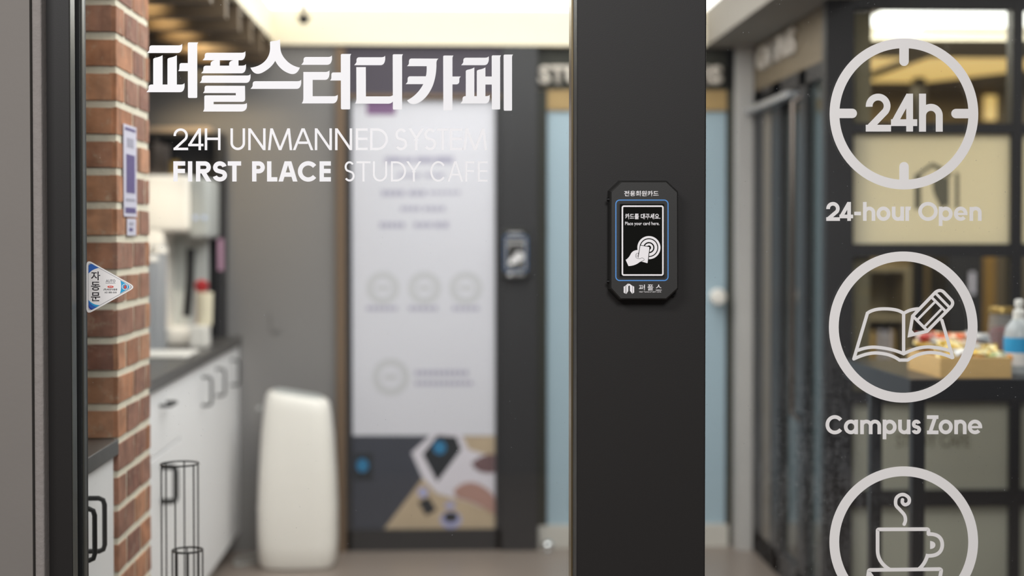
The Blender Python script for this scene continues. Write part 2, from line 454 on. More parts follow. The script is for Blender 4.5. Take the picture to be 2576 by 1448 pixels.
# ---------------------------------------------------------------- materials
M = dict(
    plaster=mat('grey_plaster', '75706b', 0.85, var=0.03, bump=0.15, bscale=90),
    caulk=mat('pale_plaster_edge', '837d79', 0.9, var=0.08, scale=60, bump=0.8, bscale=120),
    black_metal=mat('charcoal_coated_metal', '201e1d', 0.5, spec=0.3, var=0.04, bump=0.04, bscale=400),
    black_gap=mat('gap_shade_black', '0c0f10', 0.6),
    stile_lit_jamb=mat('grey_stile_lit_jamb', '55554f', 0.35, metal=0.3),  # real grey of the stile; on the jamb side it paints lobby light
    bronze=mat('bronze_edge', '8a7a5c', 0.3, metal=0.7),
    dark=mat('dark_frame', '262527', 0.45),
    white_vinyl=mat('white_vinyl', 'f7f6f8', 0.5, var=0.01),
    shaded_vinyl=mat('shade_greyed_vinyl', 'f1eeec', 0.55, var=0.01),  # white vinyl made slightly greyer; light falloff on the right put into colour
    mortar=mat('cream_mortar', 'e6dfcc', 0.95, var=0.14, scale=40, bump=0.9, bscale=90),
    brick=brick_mat(),
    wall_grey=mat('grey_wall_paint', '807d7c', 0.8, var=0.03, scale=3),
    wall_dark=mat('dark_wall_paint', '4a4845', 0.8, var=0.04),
    fascia=mat('plum_fascia', '413a46', 0.6, var=0.08, scale=2),
    fascia_dark=mat('dark_olive_fascia', '2c2c22', 0.6),
    wood_jamb=mat('brown_wood_jamb', '6e5945', 0.6, var=0.2, scale=10, sx=(30, 30, 1)),
    tan=mat('tan_wood', 'a88c5c', 0.6, var=0.15, scale=4, sx=(1, 10, 10)),
    slat=mat('brown_slat_wood', '5e4c36', 0.6, var=0.2, scale=6, sx=(1, 14, 14)),
    ceil=mat('ceiling_paint', '8c867e', 0.9, var=0.02),
    ceil_dark=mat('dark_ceiling', '2d2923', 0.9),
    cove=mat('cream_cove', 'f4ead2', 0.8, var=0.02),
    light=mat('stretch_light', 'ffffff', 0.8, emit='fffdf8', es=2.5),
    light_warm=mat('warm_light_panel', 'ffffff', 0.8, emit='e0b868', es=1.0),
    lamp=mat('lamp_glow', 'ffffff', 0.8, emit='ffe2a0', es=9.0),
    led=mat('small_blue_light', 'b8c4dc', 0.5, emit='c8d8ff', es=.25),
    lamp_white=mat('white_lamp_glow', 'ffffff', 0.8, emit='f2fbff', es=7.0),
    floor=mat('floor_tile', '857970', 0.35, var=0.10, scale=2.5),
    cab=mat('white_cabinet', 'f0eff0', 0.4, var=0.015),
    worktop=mat('dark_worktop', '4a4744', 0.35, var=0.1),
    handle=mat('black_handle', '1b1c1c', 0.4),
    purifier=mat('white_plastic', 'f0ebe3', 0.45, var=0.01),
    grey_plastic=mat('grey_plastic', 'b9bbb8', 0.4),
    steel=mat('brushed_steel', 'c2c4c8', 0.32, metal=0.55, sx=(20, 20, 1)),
    chrome=mat('polished_chrome', 'e6e8ea', 0.08, metal=0.95),
    steel_dark=mat('dull_steel', '6b625c', 0.32, metal=0.8),
    cream=mat('cream_ceramic', 'e6dcc2', 0.4),
    red=mat('red_plastic', '9c2226', 0.4),
    pink=mat('pink_paper', 'c79ab0', 0.7),
    pinkwood=mat('pale_board', 'c7b09a', 0.6),
    poster=mat('poster_paper', 'd4d3db', 0.5, var=0.01),
    poster_grey=mat('poster_grey_print', 'c3c3c7', 0.5),
    poster_ink=mat('poster_lilac_ink', 'a6a3b6', 0.5),
    purple=mat('purple_print', '7c5a82', 0.5),
    purple_deep=mat('deep_purple_print', '5a4a84', 0.5),
    lavender=mat('lavender_paper', 'd3d0e2', 0.6),
    print_dark=mat('poster_dark_print', '3c3e48', 0.5, var=0.12, scale=6),
    print_black=mat('poster_black_print', '22252a', 0.5),
    print_wood=mat('poster_wood_print', 'b8a48a', 0.5, var=0.1, scale=10),
    print_white=mat('poster_white_print', 'd6d1da', 0.5),
    print_skin=mat('poster_skin_print', 'a98379', 0.5, var=0.1, scale=20),
    print_skin_dark=mat('poster_skin_dark_print', '6f5557', 0.5, var=0.1, scale=20),
    print_blue=mat('poster_blue_print', '2f78a4', 0.5),
    print_lilac=mat('poster_lilac_print', 'a5a6cc', 0.5),
    blue_glass=mat('blue_frosted_glass', 'a3b8c4', 0.4, var=0.03, scale=1.5),
    white_base=mat('white_base_board', 'c6c2ba', 0.5),
    post=mat('light_grey_post', 'b9b6b3', 0.5),
    letter=mat('cream_letter', 'd8cfc4', 0.5),
    wood_fascia=mat('brown_wood_fascia', '736550', 0.6, var=0.15, scale=4, sx=(12, 1, 12)),
    dark_glass=mat('dark_tinted_glass', '353835', 0.12, var=0.15, scale=2),
    teal_glass=mat('teal_tinted_glass', '363f3f', 0.15, var=0.1, scale=2),
    frost=frost_mat('frosted_film', 'efe8d0', .45),
    frost_low=frost_mat('frosted_film_low', 'bdbdb0', .3),
    frost_mark=mat('grey_film_mark', '6a6655', 0.6),
    olive=mat('olive_wall', '857658', 0.8, var=0.1, scale=2),
    beige=mat('beige_wall', '9a8d72', 0.8),
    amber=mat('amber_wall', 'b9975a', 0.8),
    table=mat('black_table', '28282b', 0.35),
    tray=mat('light_wood_tray', 'e2bc80', 0.5, var=0.12, scale=8, sx=(2, 2, 16)),
    gold=mat('gold_lid', 'b4975a', 0.3, metal=0.6),
    dkred=mat('dark_red_candy', '6e2228', 0.3, var=0.4, scale=90),
    sticker_white=mat('sticker_white', 'e9e6e4', 0.4, var=0.01),
    sticker_black=mat('sticker_black', '26232a', 0.4),
    sticker_blue=mat('sticker_blue', '2f63b4', 0.4),
    sticker_navy=mat('sticker_navy', '2a3c98', 0.4),
    sticker_cyan=mat('sticker_cyan', '2f9fd0', 0.4),
    sticker_red=mat('sticker_red', 'd5483a', 0.4),
    sticker_rim=mat('sticker_rim', '6c6c72', 0.4),
    reader=mat('black_reader_shell', '201f1d', 0.5, var=0.03, bump=0.05, bscale=900),
    reader_glass=mat('reader_window', '0c0c07', 0.15),
    reader_rim=mat('reader_inner_rim', '1c1c1c', 0.35),
    screw=mat('screw', '151515', 0.3, metal=0.6),
    print_w=mat('white_print', 'f4f1f2', 0.5, var=0.0),
    blue_line=mat('blue_print', '4f93dc', 0.5, var=0.0),
    bottle_label=mat('blue_label', '2fa0da', 0.4),
    bottle_clear=clear_mat('clear_gel', 'dfe6ea', 0.55),
    jar_glass=clear_mat('jar_glass', 'e8e8e8', 0.12),
    badge=mat('orange_badge', 'e89a3c', 0.4),
    strip=mat('brown_grey_strip', '7a7268', 0.6),
    white_pump=mat('white_pump', 'ebebe8', 0.35),
    brown_mark=mat('brown_print', 'b0a08a', 0.6),
)
gL = P(350, 1448, 3.05)
M['glass_l'] = glass_mat('clear_glass', 0.8)
cR = P(2060, 1180, 3.0)
M['glass_r'] = glass_mat('smudged_glass', 1.2, (cR.x, cR.z, 0.18, 0.33, 0.05), tint=(0.955, 0.965, 0.96))
M['glass_thin'] = glass_mat('thin_glass')

# ================================================================ FRONT: wall, frame, doors
YG, YR, YF = 3.05, 3.00, 2.93      # left glass, right glass, frame front
ZT, ZB = 2.6, 0.0
x = lambda px, Y: P(px, 724, Y).x
struct(MB().box(-3.2, x(89, YF), YF - 0.03, 3.12, ZB, ZT).build('wall_front', M['plaster']))
struct(MB().box(x(89, YF - .02), x(113, YF - .02), YF - 0.035, 3.1, ZB, ZT, 0.004).build('trim_1', M['caulk']))
fr = thing('door_1', 'charcoal metal sliding door with a tall clear glass pane', None, (x(800, YG), YG, 0), kind='structure')
MB().box(x(114, YF), x(178.5, YF), YF, 2.97, ZB, ZT, 0.0015).box(x(100, YF), x(160, YF), 2.97, 3.12, ZB, ZT).build('door_jamb', M['black_metal'], fr)
MB().box(x(178.5, YF), x(178.5, YF) + .0012, YF + .003, 2.966, ZB, ZT).build('jamb_lit_side', M['stile_lit_jamb'], fr)  # thin lighter strip; lobby light on the jamb's side put into colour
MB().box(x(165, 3.0), x(203, 3.02), 3.02, 3.03, ZB, ZT).build('gap_shade_strip', M['black_gap'], fr)  # black strip in the gap beside the stile; shade put into its colour
MB().box(x(203, 3.03), x(210, 3.03), 3.03, 3.052, ZB, ZT, 0.001).build('door_stile', M['stile_lit_jamb'], fr)
MB().box(x(213, YG), x(1440, YG), YG, YG + 0.008, ZB + 0.1, 2.45).build('glass_pane', M['glass_l'], fr)
MB().box(x(1437, YG - .03), x(1446, YG - .03), YG - .03, YG + .03, ZB, ZT, 0.001).build('door_stile', M['bronze'], fr)
MB().box(x(204, YG), x(1446, YG), YG - .03, YG + .03, 2.45, ZT).box(x(204, YG), x(1446, YG), YG - .03, YG + .03, 0.0, 0.1).build('door_rail', M['black_metal'], fr)

struct(MB().box(x(1451, YF), x(1775.5, YF), YF, 3.10, ZB, ZT, 0.0025).build('trim_2', M['black_metal']))
wr = thing('window_1', 'tall clear glass side pane with shade-greyed white icons', None, (x(2300, YR), YR, 0), kind='structure')
MB().box(x(1772, YR), 2.6, YR, YR + 0.008, 0.08, 2.45).build('glass_pane', M['glass_r'], wr)
MB().box(x(1772, YR), 2.6, YR - .03, YR + .04, 2.45, ZT).box(x(1772, YR), 2.6, YR - .03, YR + .04, 0, 0.08).build('window_frame', M['black_metal'], wr)

# ---------------- Korean logotype (seven syllables traced from the window)
def bar(mb, f, xl, xr, yt, yb, Y, k=1.0):
    h = (yb - yt); a = 0.29 * h; r = 0.62 * h
    mb.path([f(p) for p in Q((xl, yb), ('q', xl + a * .85, yb - .27 * h, xl + a, yb - .42 * h), (xl + a, yt + .36 * h), ('q', xl + a * 1.05, yt, xl + a + .38 * h, yt),
            (xr - .5 * h, yt), ('q', xr - .1 * h, yt - .01 * h, xr, yt - .21 * h), (xr + .01 * h, yt + .22 * h), ('q', xr - .06 * h, yb, xr - r, yb))], Y)
def vbar(mb, f, x0, x1, y0, y1, Y, flare=20):
    mb.path([f(p) for p in Q((x0, y0 + 28), ('q', x0, y0, x0 + 28, y0), (x1 + flare, y0), ('q', x1 + 2, y0 + 14, x1, y0 + 58), (x1, y1 - 22), ('q', x1, y1, x1 - 24, y1), (x0 + 26, y1), ('q', x0 + 4, y1, x0 + 3, y1 - 24))], Y)
def stem(mb, f, x0, x1, y0, y1, Y):
    mb.path([f(p) for p in Q((x0, y1), (x0, y0 + 78), ('q', x0 + 2, y0 + 52, x0 + .38 * (x1 - x0), y0 + 42), ('q', x1 - .25 * (x1 - x0), y0 + 28, x1, y0), (x1, y1))], Y)
YV = YG - 0.0009
lg = thing('korean_shop_name', 'large white Korean shop name lettering high on the left glass door', 'lettering', P(830, 280, YV))
fA = lambda p: (360 + p[0] / 7.239, 90 + p[1] / 7.239)
fB = lambda p: (620 + p[0] / 7.239, 90 + p[1] / 7.239)
fC = lambda p: (850 + p[0] / 8.044, 110 + p[1] / 8.044)
fD = lambda p: (1060 + p[0] / 8.044, 110 + p[1] / 8.044)
VW = M['white_vinyl']
m = MB()                                   # 퍼
bar(m, fA, 72, 712, 174, 313, YV); stem(m, fA, 184, 355, 352, 895, YV); stem(m, fA, 443, 614, 352, 895, YV)
bar(m, fA, 60, 754, 887, 1026, YV)
m.path([fA(p) for p in Q((638, 643), ('q', 655, 620, 659, 600), (662, 540), ('q', 662, 498, 700, 496), (830, 496), (830, 643))], YV)
vbar(m, fA, 813, 986, 119, 1131, YV); m.build('syllable', VW, lg)
m = MB()                                   # 플
bar(m, fA, 1082, 1862, 308, 445, YV); bar(m, fA, 1057, 1872, 543, 682, YV)
m.path([fA(p) for p in Q((1229, 560), (1229, 505), ('q', 1232, 450, 1340, 440), (1397, 440), (1397, 560))], YV)
m.path([fA(p) for p in Q((1567, 560), (1567, 505), ('q', 1570, 450, 1680, 440), (1737, 440), (1737, 560))], YV)
bar(m, fA, 1028, 1955, 723, 856, YV)
m.path([fA(p) for p in Q((1090, 1042), ('q', 1120, 1005, 1119, 985), (1119, 950), ('q', 1120, 910, 1160, 908), (1855, 910), (1858, 1150), ('q', 1857, 1200, 1800, 1201), (1284, 1201), (1284, 1245),
        (1810, 1245), ('q', 1870, 1243, 1890, 1222), (1892, 1270), ('q', 1888, 1376, 1780, 1378), (1090, 1378), ('q', 1118, 1340, 1114, 1290), (1114, 1115), ('q', 1114, 1084, 1145, 1083), (1688, 1083), (1688, 1042))], YV)
m.build('syllable', VW, lg)
m = MB()                                   # 스
m.path([fB(p) for p in Q((430, 110), ('q', 450, 96, 520, 92), ('q', 580, 88, 608, 62), (618, 230), ('q', 625, 340, 720, 440), ('q', 820, 550, 972, 578), ('q', 920, 720, 800, 692),
        ('q', 620, 640, 523, 455), ('q', 460, 580, 290, 670), ('q', 140, 740, 72, 580), ('q', 250, 560, 350, 445), ('q', 428, 350, 430, 230))], YV)
bar(m, fB, 72, 996, 826, 966, YV); m.build('syllable', VW, lg)
m = MB()                                   # 터
bar(m, fB, 997, 1556, 385, 528, YV)
m.path([fB(p) for p in Q((1036, 658), (1440, 658), ('q', 1490, 655, 1512, 628), (1512, 690), ('q', 1505, 800, 1430, 802), (1205, 802), (1205, 1099), (1590, 1099), ('q', 1640, 1097, 1662, 1072), (1662, 1120),
        ('q', 1650, 1228, 1570, 1230), (1005, 1230), ('q', 1038, 1190, 1036, 1130))], YV)
m.path([fB(p) for p in Q((1523, 813), ('q', 1545, 785, 1546, 765), (1546, 710), ('q', 1548, 665, 1585, 666), (1740, 666), (1740, 813))], YV)
vbar(m, fB, 1718, 1889, 330, 1339, YV); m.build('syllable', VW, lg)
m = MB()                                   # 디
bar(m, fC, 330, 956, 273, 433, YV)
m.path([fC(p) for p in Q((372, 472), (565, 472), (567, 1064), (1040, 1064), ('q', 1090, 1060, 1130, 1030), (1130, 1130), ('q', 1105, 1210, 1020, 1212), (345, 1210), ('q', 380, 1165, 374, 1090))], YV)
vbar(m, fC, 1109, 1299, 212, 1330, YV, 22); m.build('syllable', VW, lg)
m = MB()                                   # 카
m.path([fC(p) for p in Q((1398, 453), ('q', 1436, 420, 1438, 390), (1438, 350), ('q', 1445, 300, 1490, 298), (2036, 300), ('q', 1995, 330, 1994, 385), ('q', 2000, 640, 1915, 860), ('q', 1800, 1120, 1610, 1205),
        ('q', 1470, 1255, 1398, 1145), ('q', 1610, 1040, 1728, 816), (1370, 816), ('q', 1412, 780, 1411, 750), (1411, 710), ('q', 1415, 660, 1460, 658), (1780, 658), ('q', 1800, 580, 1797, 453))], YV)
vbar(m, fD, 441, 629, 238, 1346, YV, 22)
m.path([fD(p) for p in Q((620, 662), (800, 662), ('q', 768, 685, 768, 720), (768, 760), ('q', 764, 815, 710, 821), (620, 821))], YV)
m.build('syllable', VW, lg)
m = MB()                                   # 페
bar(m, fD, 805, 1364, 282, 433, YV); stem(m, fD, 899, 1072, 478, 1070, YV); stem(m, fD, 1122, 1296, 478, 1070, YV)
bar(m, fD, 790, 1382, 1060, 1208, YV)
m.path([fD(p) for p in ((1280, 662), (1440, 662), (1440, 824), (1280, 824))], YV)
vbar(m, fD, 1423, 1594, 234, 1329, YV, 22); vbar(m, fD, 1664, 1835, 218, 1353, YV, 22); m.build('syllable', VW, lg)

def line(name, label, items, y0, y1, mt, Y, xh=None):
    t = thing(name, label, 'lettering', P((items[0][0][1] + items[-1][-1][2]) / 2, y1, Y))
    for word in items:
        m = MB()
        for ch, a, b, wd in word: glyph(m, ch, a, b, y0, y1, wd, Y, xh)
        m.build('word', mt, t)
    return t
W1 = 6.2
line('slogan_lettering', 'thin white capitals 24H UNMANNED SYSTEM under the Korean shop name', [
    [('2', 436.4, 473.3, W1), ('4', 473.3, 511.7, W1), ('H', 515, 554.6, W1)],
    [('U', 579.7, 616.5, W1), ('N', 624.4, 668, W1), ('M', 674.1, 735, W1), ('A', 736.6, 788.3, W1), ('N', 791.9, 835, W1), ('N', 842.8, 885.9, W1), ('E', 894.8, 925.1, W1), ('D', 930.9, 976, W1)],
    [('S', 993.7, 1024.4, W1), ('Y', 1027.6, 1066.6, W1), ('S', 1066.6, 1097.3, W1), ('T', 1099.2, 1128.5, W1), ('E', 1131.8, 1162.8, W1), ('M', 1165.5, 1225.2, W1)]], 322.6, 377.4, VW, YV)
WB, W2 = 11.0, 5.0
line('tagline_lettering', 'white line FIRST PLACE in bold and STUDY CAFE in thin capitals', [
    [('F', 436, 465.9, WB), ('I', 472.2, 484.1, WB), ('R', 492.9, 533.6, WB), ('S', 534.9, 571.2, WB), ('T', 572.8, 606.5, WB)],
    [('P', 634.1, 666.2, WB), ('L', 671.7, 697.6, WB), ('A', 700.2, 748.6, WB), ('C', 749.3, 798.8, WB), ('E', 803.8, 832.3, WB)],
    [('S', 866.2, 892, W2), ('T', 896.6, 932, W2), ('U', 938, 973.8, W2), ('D', 983.4, 1021.5, W2), ('Y', 1022, 1060, W2)],
    [('C', 1082.4, 1120.8, W2), ('A', 1126, 1165, W2), ('F', 1170.5, 1193, W2), ('E', 1202, 1226.5, W2)]], 405.4, 456.3, VW, YV)

# ---------------- right pane icons and captions
YW = YR - 0.0009; FV = M['shaded_vinyl']
def icon(name, label, cx, cy, ring=True):
    t = thing(name, label, 'window decal', P(cx, cy + 190, YW))
    MB().stroke(arc(cx, cy, 187 - 12.3, 190 - 12.3, 0, 356, 89), 24.6, YW, closed=True).build('ring', FV, t)
    return t
t = icon('clock_icon', 'shade-greyed white clock ring with 24h inside at top of the right glass', 2274, 286.4)
for a, b in (((2274.3, 110), (2274.3, 154)), ((2274.3, 462), (2274.3, 419)), ((2100, 285), (2144, 285)), ((2448, 285.5), (2405, 285.5))):
    MB().stroke([a, b], 23.8, YW - .00008, rnd=True).build('tick_mark', FV, t)
m = MB()
glyph(m, '2', 2178, 2241.5, 235.4, 330.7, 17, YW); glyph(m, '4', 2241.5, 2307.4, 235.4, 330.7, 17, YW); glyph(m, 'h', 2312, 2371.6, 235.4, 331, 17.5, YW, xh=261)
m.build('number', FV, t)
W3 = 9.2
line('open_hours_caption', 'shade-greyed white caption 24-hour Open below the clock ring', [
    [('2', 2078.6, 2113, W3), ('4', 2111.8, 2146.2, W3), ('-', 2149, 2166, 9), ('h', 2171, 2202, W3), ('o', 2205, 2240, W3), ('u', 2243.6, 2274.3, W3), ('r', 2277.6, 2296, W3)],
    [('O', 2310, 2359, W3), ('p', 2361.7, 2396.5, W3), ('e', 2399.8, 2433.8, W3), ('n', 2439, 2469.5, W3)]], 507.7, 555.3, FV, YW, xh=519.3)
line('campus_zone_caption', 'shade-greyed white caption Campus Zone below the book ring', [
    [('C', 2076.8, 2121.5, W3), ('a', 2123, 2158.4, W3), ('m', 2164, 2216.6, W3), ('p', 2220.5, 2255.6, W3), ('u', 2259.5, 2290.5, W3), ('s', 2293.5, 2317, 9)],
    [('Z', 2331.9, 2360.8, W3), ('o', 2361.4, 2396.9, W3), ('n', 2400.7, 2431.5, W3), ('e', 2434.7, 2470.8, W3)]], 1044, 1091.5, FV, YW, xh=1055)
t = icon('book_icon', 'shade-greyed white ring with an open book and pencil, middle of the right glass', 2272.2, 822.2)
g3 = lambda *s: [(2060 + a / 2.785, 600 + b / 2.785) for a, b in Q(*s)]
sw = 8.2; m = MB()
m.stroke(g3((245, 842), (340, 522), ('q', 380, 491, 460, 491), ('q', 560, 492, 594, 524)), sw, YW, rnd=True)
m.stroke(g3((594, 515), (594, 808)), sw, YW)
m.stroke(g3((594, 524), ('q', 640, 491, 708, 491)), sw, YW)
m.stroke(g3((270, 783), ('q', 340, 756, 400, 760), ('q', 510, 768, 594, 806), ('q', 690, 756, 775, 758), ('q', 860, 764, 918, 785)), sw, YW)
m.stroke(g3((245, 842), ('q', 330, 800, 400, 800), ('q', 500, 803, 565, 850), (622, 850), ('q', 700, 798, 780, 797), ('q', 860, 798, 938, 835)), sw, YW)
m.stroke(g3((862, 572), (938, 832)), sw, YW, rnd=True)
m.build('book', FV, t)
m = MB()
g5 = lambda *s: [(2120 + a / 5.171, 720 + b / 5.171) for a, b in Q(*s)]
m.stroke(g5((868, 638), (910, 385), (1205, 78), ('q', 1268, 28, 1318, 78), (1414, 178), ('q', 1450, 220, 1405, 270), (1098, 583)), 8.0, YW, closed=True)
m.stroke(g5((1212, 92), (1390, 275)), 6.8, YW); m.stroke(g5((1160, 145), (1340, 325)), 6.8, YW)
m.stroke(g5((978, 428), (1196, 206)), 5.8, YW); m.stroke(g5((1070, 517), (1284, 296)), 5.8, YW)
m.stroke(g5((918, 392), (1090, 565)), 7.2, YW); m.path(g5((850, 655), (885, 550), (940, 612)), YW)
m.build('pencil', FV, t)
t = icon('cup_icon', 'shade-greyed white ring with a steaming cup, bottom of the right glass', 2273.5, 1362.5)
g4 = lambda *s: [(2060 + a / 3.384, 1020 + b / 3.384) for a, b in Q(*s)]
sw = 9.2; m = MB()
m.stroke(g4((600, 1392), ('q', 500, 1330, 500, 1230), (500, 1062), ('q', 502, 1052, 515, 1052), (920, 1050), ('q', 932, 1051, 933, 1065), (933, 1100)), sw, YW)
m.stroke(g4((925, 1092), ('q', 1050, 1085, 1051, 1185), ('q', 1045, 1280, 928, 1277)), sw, YW)
m.stroke(g4((928, 1262), ('q', 905, 1350, 845, 1395)), sw, YW)
m.path(g4((947, 1150), ('q', 992, 1155, 992, 1185), ('q', 990, 1216, 947, 1219)), YW)
m.stroke(g4((440, 1480), (424, 1410), ('q', 425, 1398, 440, 1397), (1025, 1390), ('q', 1042, 1391, 1041, 1405), (1028, 1480), ('q', 1000, 1640, 860, 1640), (600, 1640), ('q', 460, 1640, 440, 1480)), sw, YW, closed=True)
m.build('cup', FV, t)
MB().stroke([(2060 + a / 3.384, 1020 + b / 3.384) for a, b in cat([(726, 1008), (737, 975), (728, 930), (690, 885), (656, 845), (658, 790), (690, 760), (730, 758), (766, 785), (766, 825), (735, 842), (712, 825), (712, 800)])], 8.6, YW, rnd=True).build('steam', FV, t)

# ---------------- card reader on the pillar
def card_reader(px, py, s, Y0, label, fine=True):
    """px,py: picture point of its centre; s: picture px per reader px; Y0: the wall face it sits on"""
    f = lambda a, b: (px + (a - 495) * s / 4.258, py + (b - 698) * s / 4.258)
    d = 0.034 * (1 if fine else 1)
    Yf = Y0 - d
    t = thing('card_reader', label, 'card reader', P(*f(495, 1328), Y0))
    back = [P(*f(a, b), Y0) for a, b in ((245, 67), (735, 67), (855, 180), (858, 1215), (735, 1328), (235, 1328), (130, 1215), (132, 175))]
    c = sum(back, Vector()) / 8
    m = MB(); rings = []
    for yy, k in ((Y0, 1.02), (Y0 - d * .8, 1.0), (Y0 - d * .93, 0.985), (Yf, 0.955)):
        rings.append([Vector((c.x + (p.x - c.x) * k, yy, c.z + (p.z - c.z) * (1 - (1 - k) * .6))) for p in back])
    m.loft(rings).build('shell', M['reader'], t)
    mt = M['print_w']
    # inner window sits in a raised rim
    e = Yf - 0.0015
    MB().path([f(a, b) for a, b in rrect(243, 742, 298, 1098, 18)], e, 0.0016).build('inner_rim', M['reader_rim'], t)
    MB().path([f(a, b) for a, b in rrect(256, 730, 310, 1086, 10)], e - .0004, 0.0004).build('window', M['reader_glass'], t)
    MB().stroke([f(a, b) for a, b in rrect(213, 772, 268, 1129, 42, 8)], 11 * s / 4.258, Yf - .0004, closed=True).build('blue_outline', M['blue_line'], t, label='thin blue outline')
    MB().stroke([f(a, b) for a, b in rrect(283, 717, 333, 1070, 16, 6)], 16 * s / 4.258, e - .0008, closed=True).build('white_outline', mt, t)
    e2 = e - .0008
    def R(m_, a0, a1, b0, b1): return f(a0, b0) + f(a1, b1)
    def tx(m_, st, a0, a1, b0, b1, Y, bold=0.02):
        (u0, v0), (u1, v1) = f(a0, b0), f(a1, b1); text(m_, st, u0, u1, v0, v1, Y, bold, th=0.0003)
    m = MB(); tx(m, '전용회원카드', 302, 672, 168, 228, Yf - .0004, .024); m.build('member_card_text', mt, t)
    m = MB(); tx(m, '카드를 대주세요.', 312, 690, 412, 474, e2, .028); tx(m, 'Place your card here.', 312, 680, 500, 548, e2, .015); m.build('instruction_text', mt, t)
    m = MB()
    for r0, r1 in ((101, 124), (60, 90), (24, 46)):
        m.stroke([f(a, b) for a, b in arc(567, 777, (r0 + r1) / 2, (r0 + r1) / 2, 0, 352, 44)], (r1 - r0) * s / 4.258, e2, closed=True)
    m.build('signal_rings', mt, t)
    mk = M['reader_glass']
    MB().path([f(a, b) for a, b in Q((470, 748), (580, 764), (560, 950), (480, 940), (446, 910))], e2 - .0003, 0.0003).build('card_outline', mk, t)
    m = MB(); m.path([f(a, b) for a, b in Q((476, 758), ('q', 478, 755, 482, 756), (568, 770), ('q', 573, 771, 572, 776), (553, 940), ('q', 552, 944, 546, 942), (486, 925), (455, 880))], e2 - .0006, 0.0003)
    m.build('card_picture', mt, t)
    m = MB(); m.path([f(a, b) for a, b in Q((318, 908), ('q', 350, 890, 372, 845), ('q', 395, 802, 455, 802), (450, 884), (492, 884), ('q', 520, 895, 516, 908), ('q', 500, 922, 470, 930), ('q', 420, 972, 348, 974))], e2 - .0009, 0.0003)
    m.build('hand_picture', mt, t)
    m = MB()
    m.stroke([f(a, b) for a, b in cat([(455, 836), (435, 838), (425, 860), (430, 885), (450, 893)])], 2.6 * s / 4.258, e2 - .0012, .0003)
    for yy in (855, 872): m.stroke([f(430, yy), f(452, yy + 4)], 2.6 * s / 4.258, e2 - .0012, .0003)
    m.stroke([f(a, b) for a, b in cat([(448, 893), (470, 895), (492, 886), (514, 897), (512, 912), (486, 922)])], 2.6 * s / 4.258, e2 - .0012, .0003)
    m.build('finger_lines', mk, t)
    m = MB()
    for q in ([(297, 1195), (312, 1186), (312, 1268), (297, 1258)], [(316, 1184), (343, 1162), (352, 1164), (322, 1190), (322, 1272), (316, 1269)], [(326, 1190), (352, 1166), (357, 1170), (357, 1180), (346, 1190), (346, 1240), (326, 1273)],
              [(357, 1162), (390, 1186), (390, 1273), (364, 1240), (364, 1190), (357, 1180)], [(394, 1186), (409, 1195), (409, 1258), (394, 1268)]):
        m.path([f(a, b) for a, b in q], Yf - .0004)
    m.build('shop_emblem', mt, t)
    m = MB()
    for ch, a in (('퍼', 460), ('플', 552), ('스', 640)): tx(m, ch, a, a + 64, 1172, 1236, Yf - .0004, .01)
    tx(m, 'FIRST PLACE STUDY CAFE', 464, 698, 1244, 1258, Yf - .0004, .01)
    m.build('shop_name_text', mt, t)
    if fine:
        for a, b in ((112, 262), (112, 1140)):
            q = P(*f(a + 22, b), Y0 - .018)
            MB().lathe([(0, -.003), (.003, -.003), (.0036, -.001), (.0036, .003)], (0, 0, 0), 16, Matrix.Translation(q) @ Matrix.Rotation(math.pi / 2, 4, 'Y')).build('screw', M['screw'], t, True)
        q = P(*f(822, 1268), Y0 - .006)
        MB().lathe([(0, -.006), (.0045, -.006), (.005, -.003), (.005, .006)], (0, 0, 0), 16, Matrix.Translation(q) @ Matrix.Rotation(-math.pi / 2, 4, 'X')).build('screw', M['screw'], t, True)
    return t
card_reader(1615.5, 604, 1.0, YF, 'black card reader with a blue outline on the wide charcoal pillar')

# ---------------- triangular automatic-door sticker
fT = lambda a, b: (200 + a / 9.05, 640 + b / 9.05)
def tri(x0_, y0_, y1_, x1_, ym, r):
    """rounded triangle pointing right"""
    V3 = [(x0_, y0_), (x1_, ym), (x0_, y1_)]; out = []
    for i in range(3):
        a, b, c = V3[i - 1], V3[i], V3[(i + 1) % 3]
        def tow(p, q, d):
            l = math.hypot(q[0] - p[0], q[1] - p[1]); return (p[0] + (q[0] - p[0]) * d / l, p[1] + (q[1] - p[1]) * d / l)
        s0, s1 = tow(b, a, r), tow(b, c, r)
        out += Q(s0, ('q', b[0], b[1], s1[0], s1[1]))
    return out
t = thing('triangular_door_sticker', 'white and blue triangular automatic door sticker low on the left glass door', 'sticker', P(*fT(600, 1300), YV))
def lay(name, pts, mt, k, lab=None): MB().path([fT(a, b) for a, b in pts], YV - .0003 * k, .0003).build(name, mt, t, label=lab)
lay('backing', tri(158, 105, 1370, 1290, 738, 150), M['sticker_white'], 0)
lay('dark_rim', tri(198, 165, 1300, 1230, 736, 110), M['sticker_rim'], 1)
lay('face', tri(204, 178, 1290, 1215, 736, 106), M['sticker_white'], 2)
lay('corner_patch', Q((206, 430), (206, 270), ('q', 210, 215, 265, 215), ('q', 300, 215, 330, 240), (445, 305), ('q', 300, 320, 206, 430)), M['sticker_blue'], 3, 'blue corner patch')
lay('corner_patch', Q((206, 1030), ('q', 300, 1150, 465, 1150), (320, 1232), ('q', 260, 1270, 225, 1230), ('q', 206, 1200, 206, 1170)), M['sticker_cyan'], 3, 'blue corner patch')
lay('corner_swoosh', Q((206, 1040), ('q', 270, 1170, 400, 1188), (320, 1232), ('q', 260, 1270, 225, 1230), ('q', 206, 1200, 206, 1170)), M['sticker_blue'], 4)
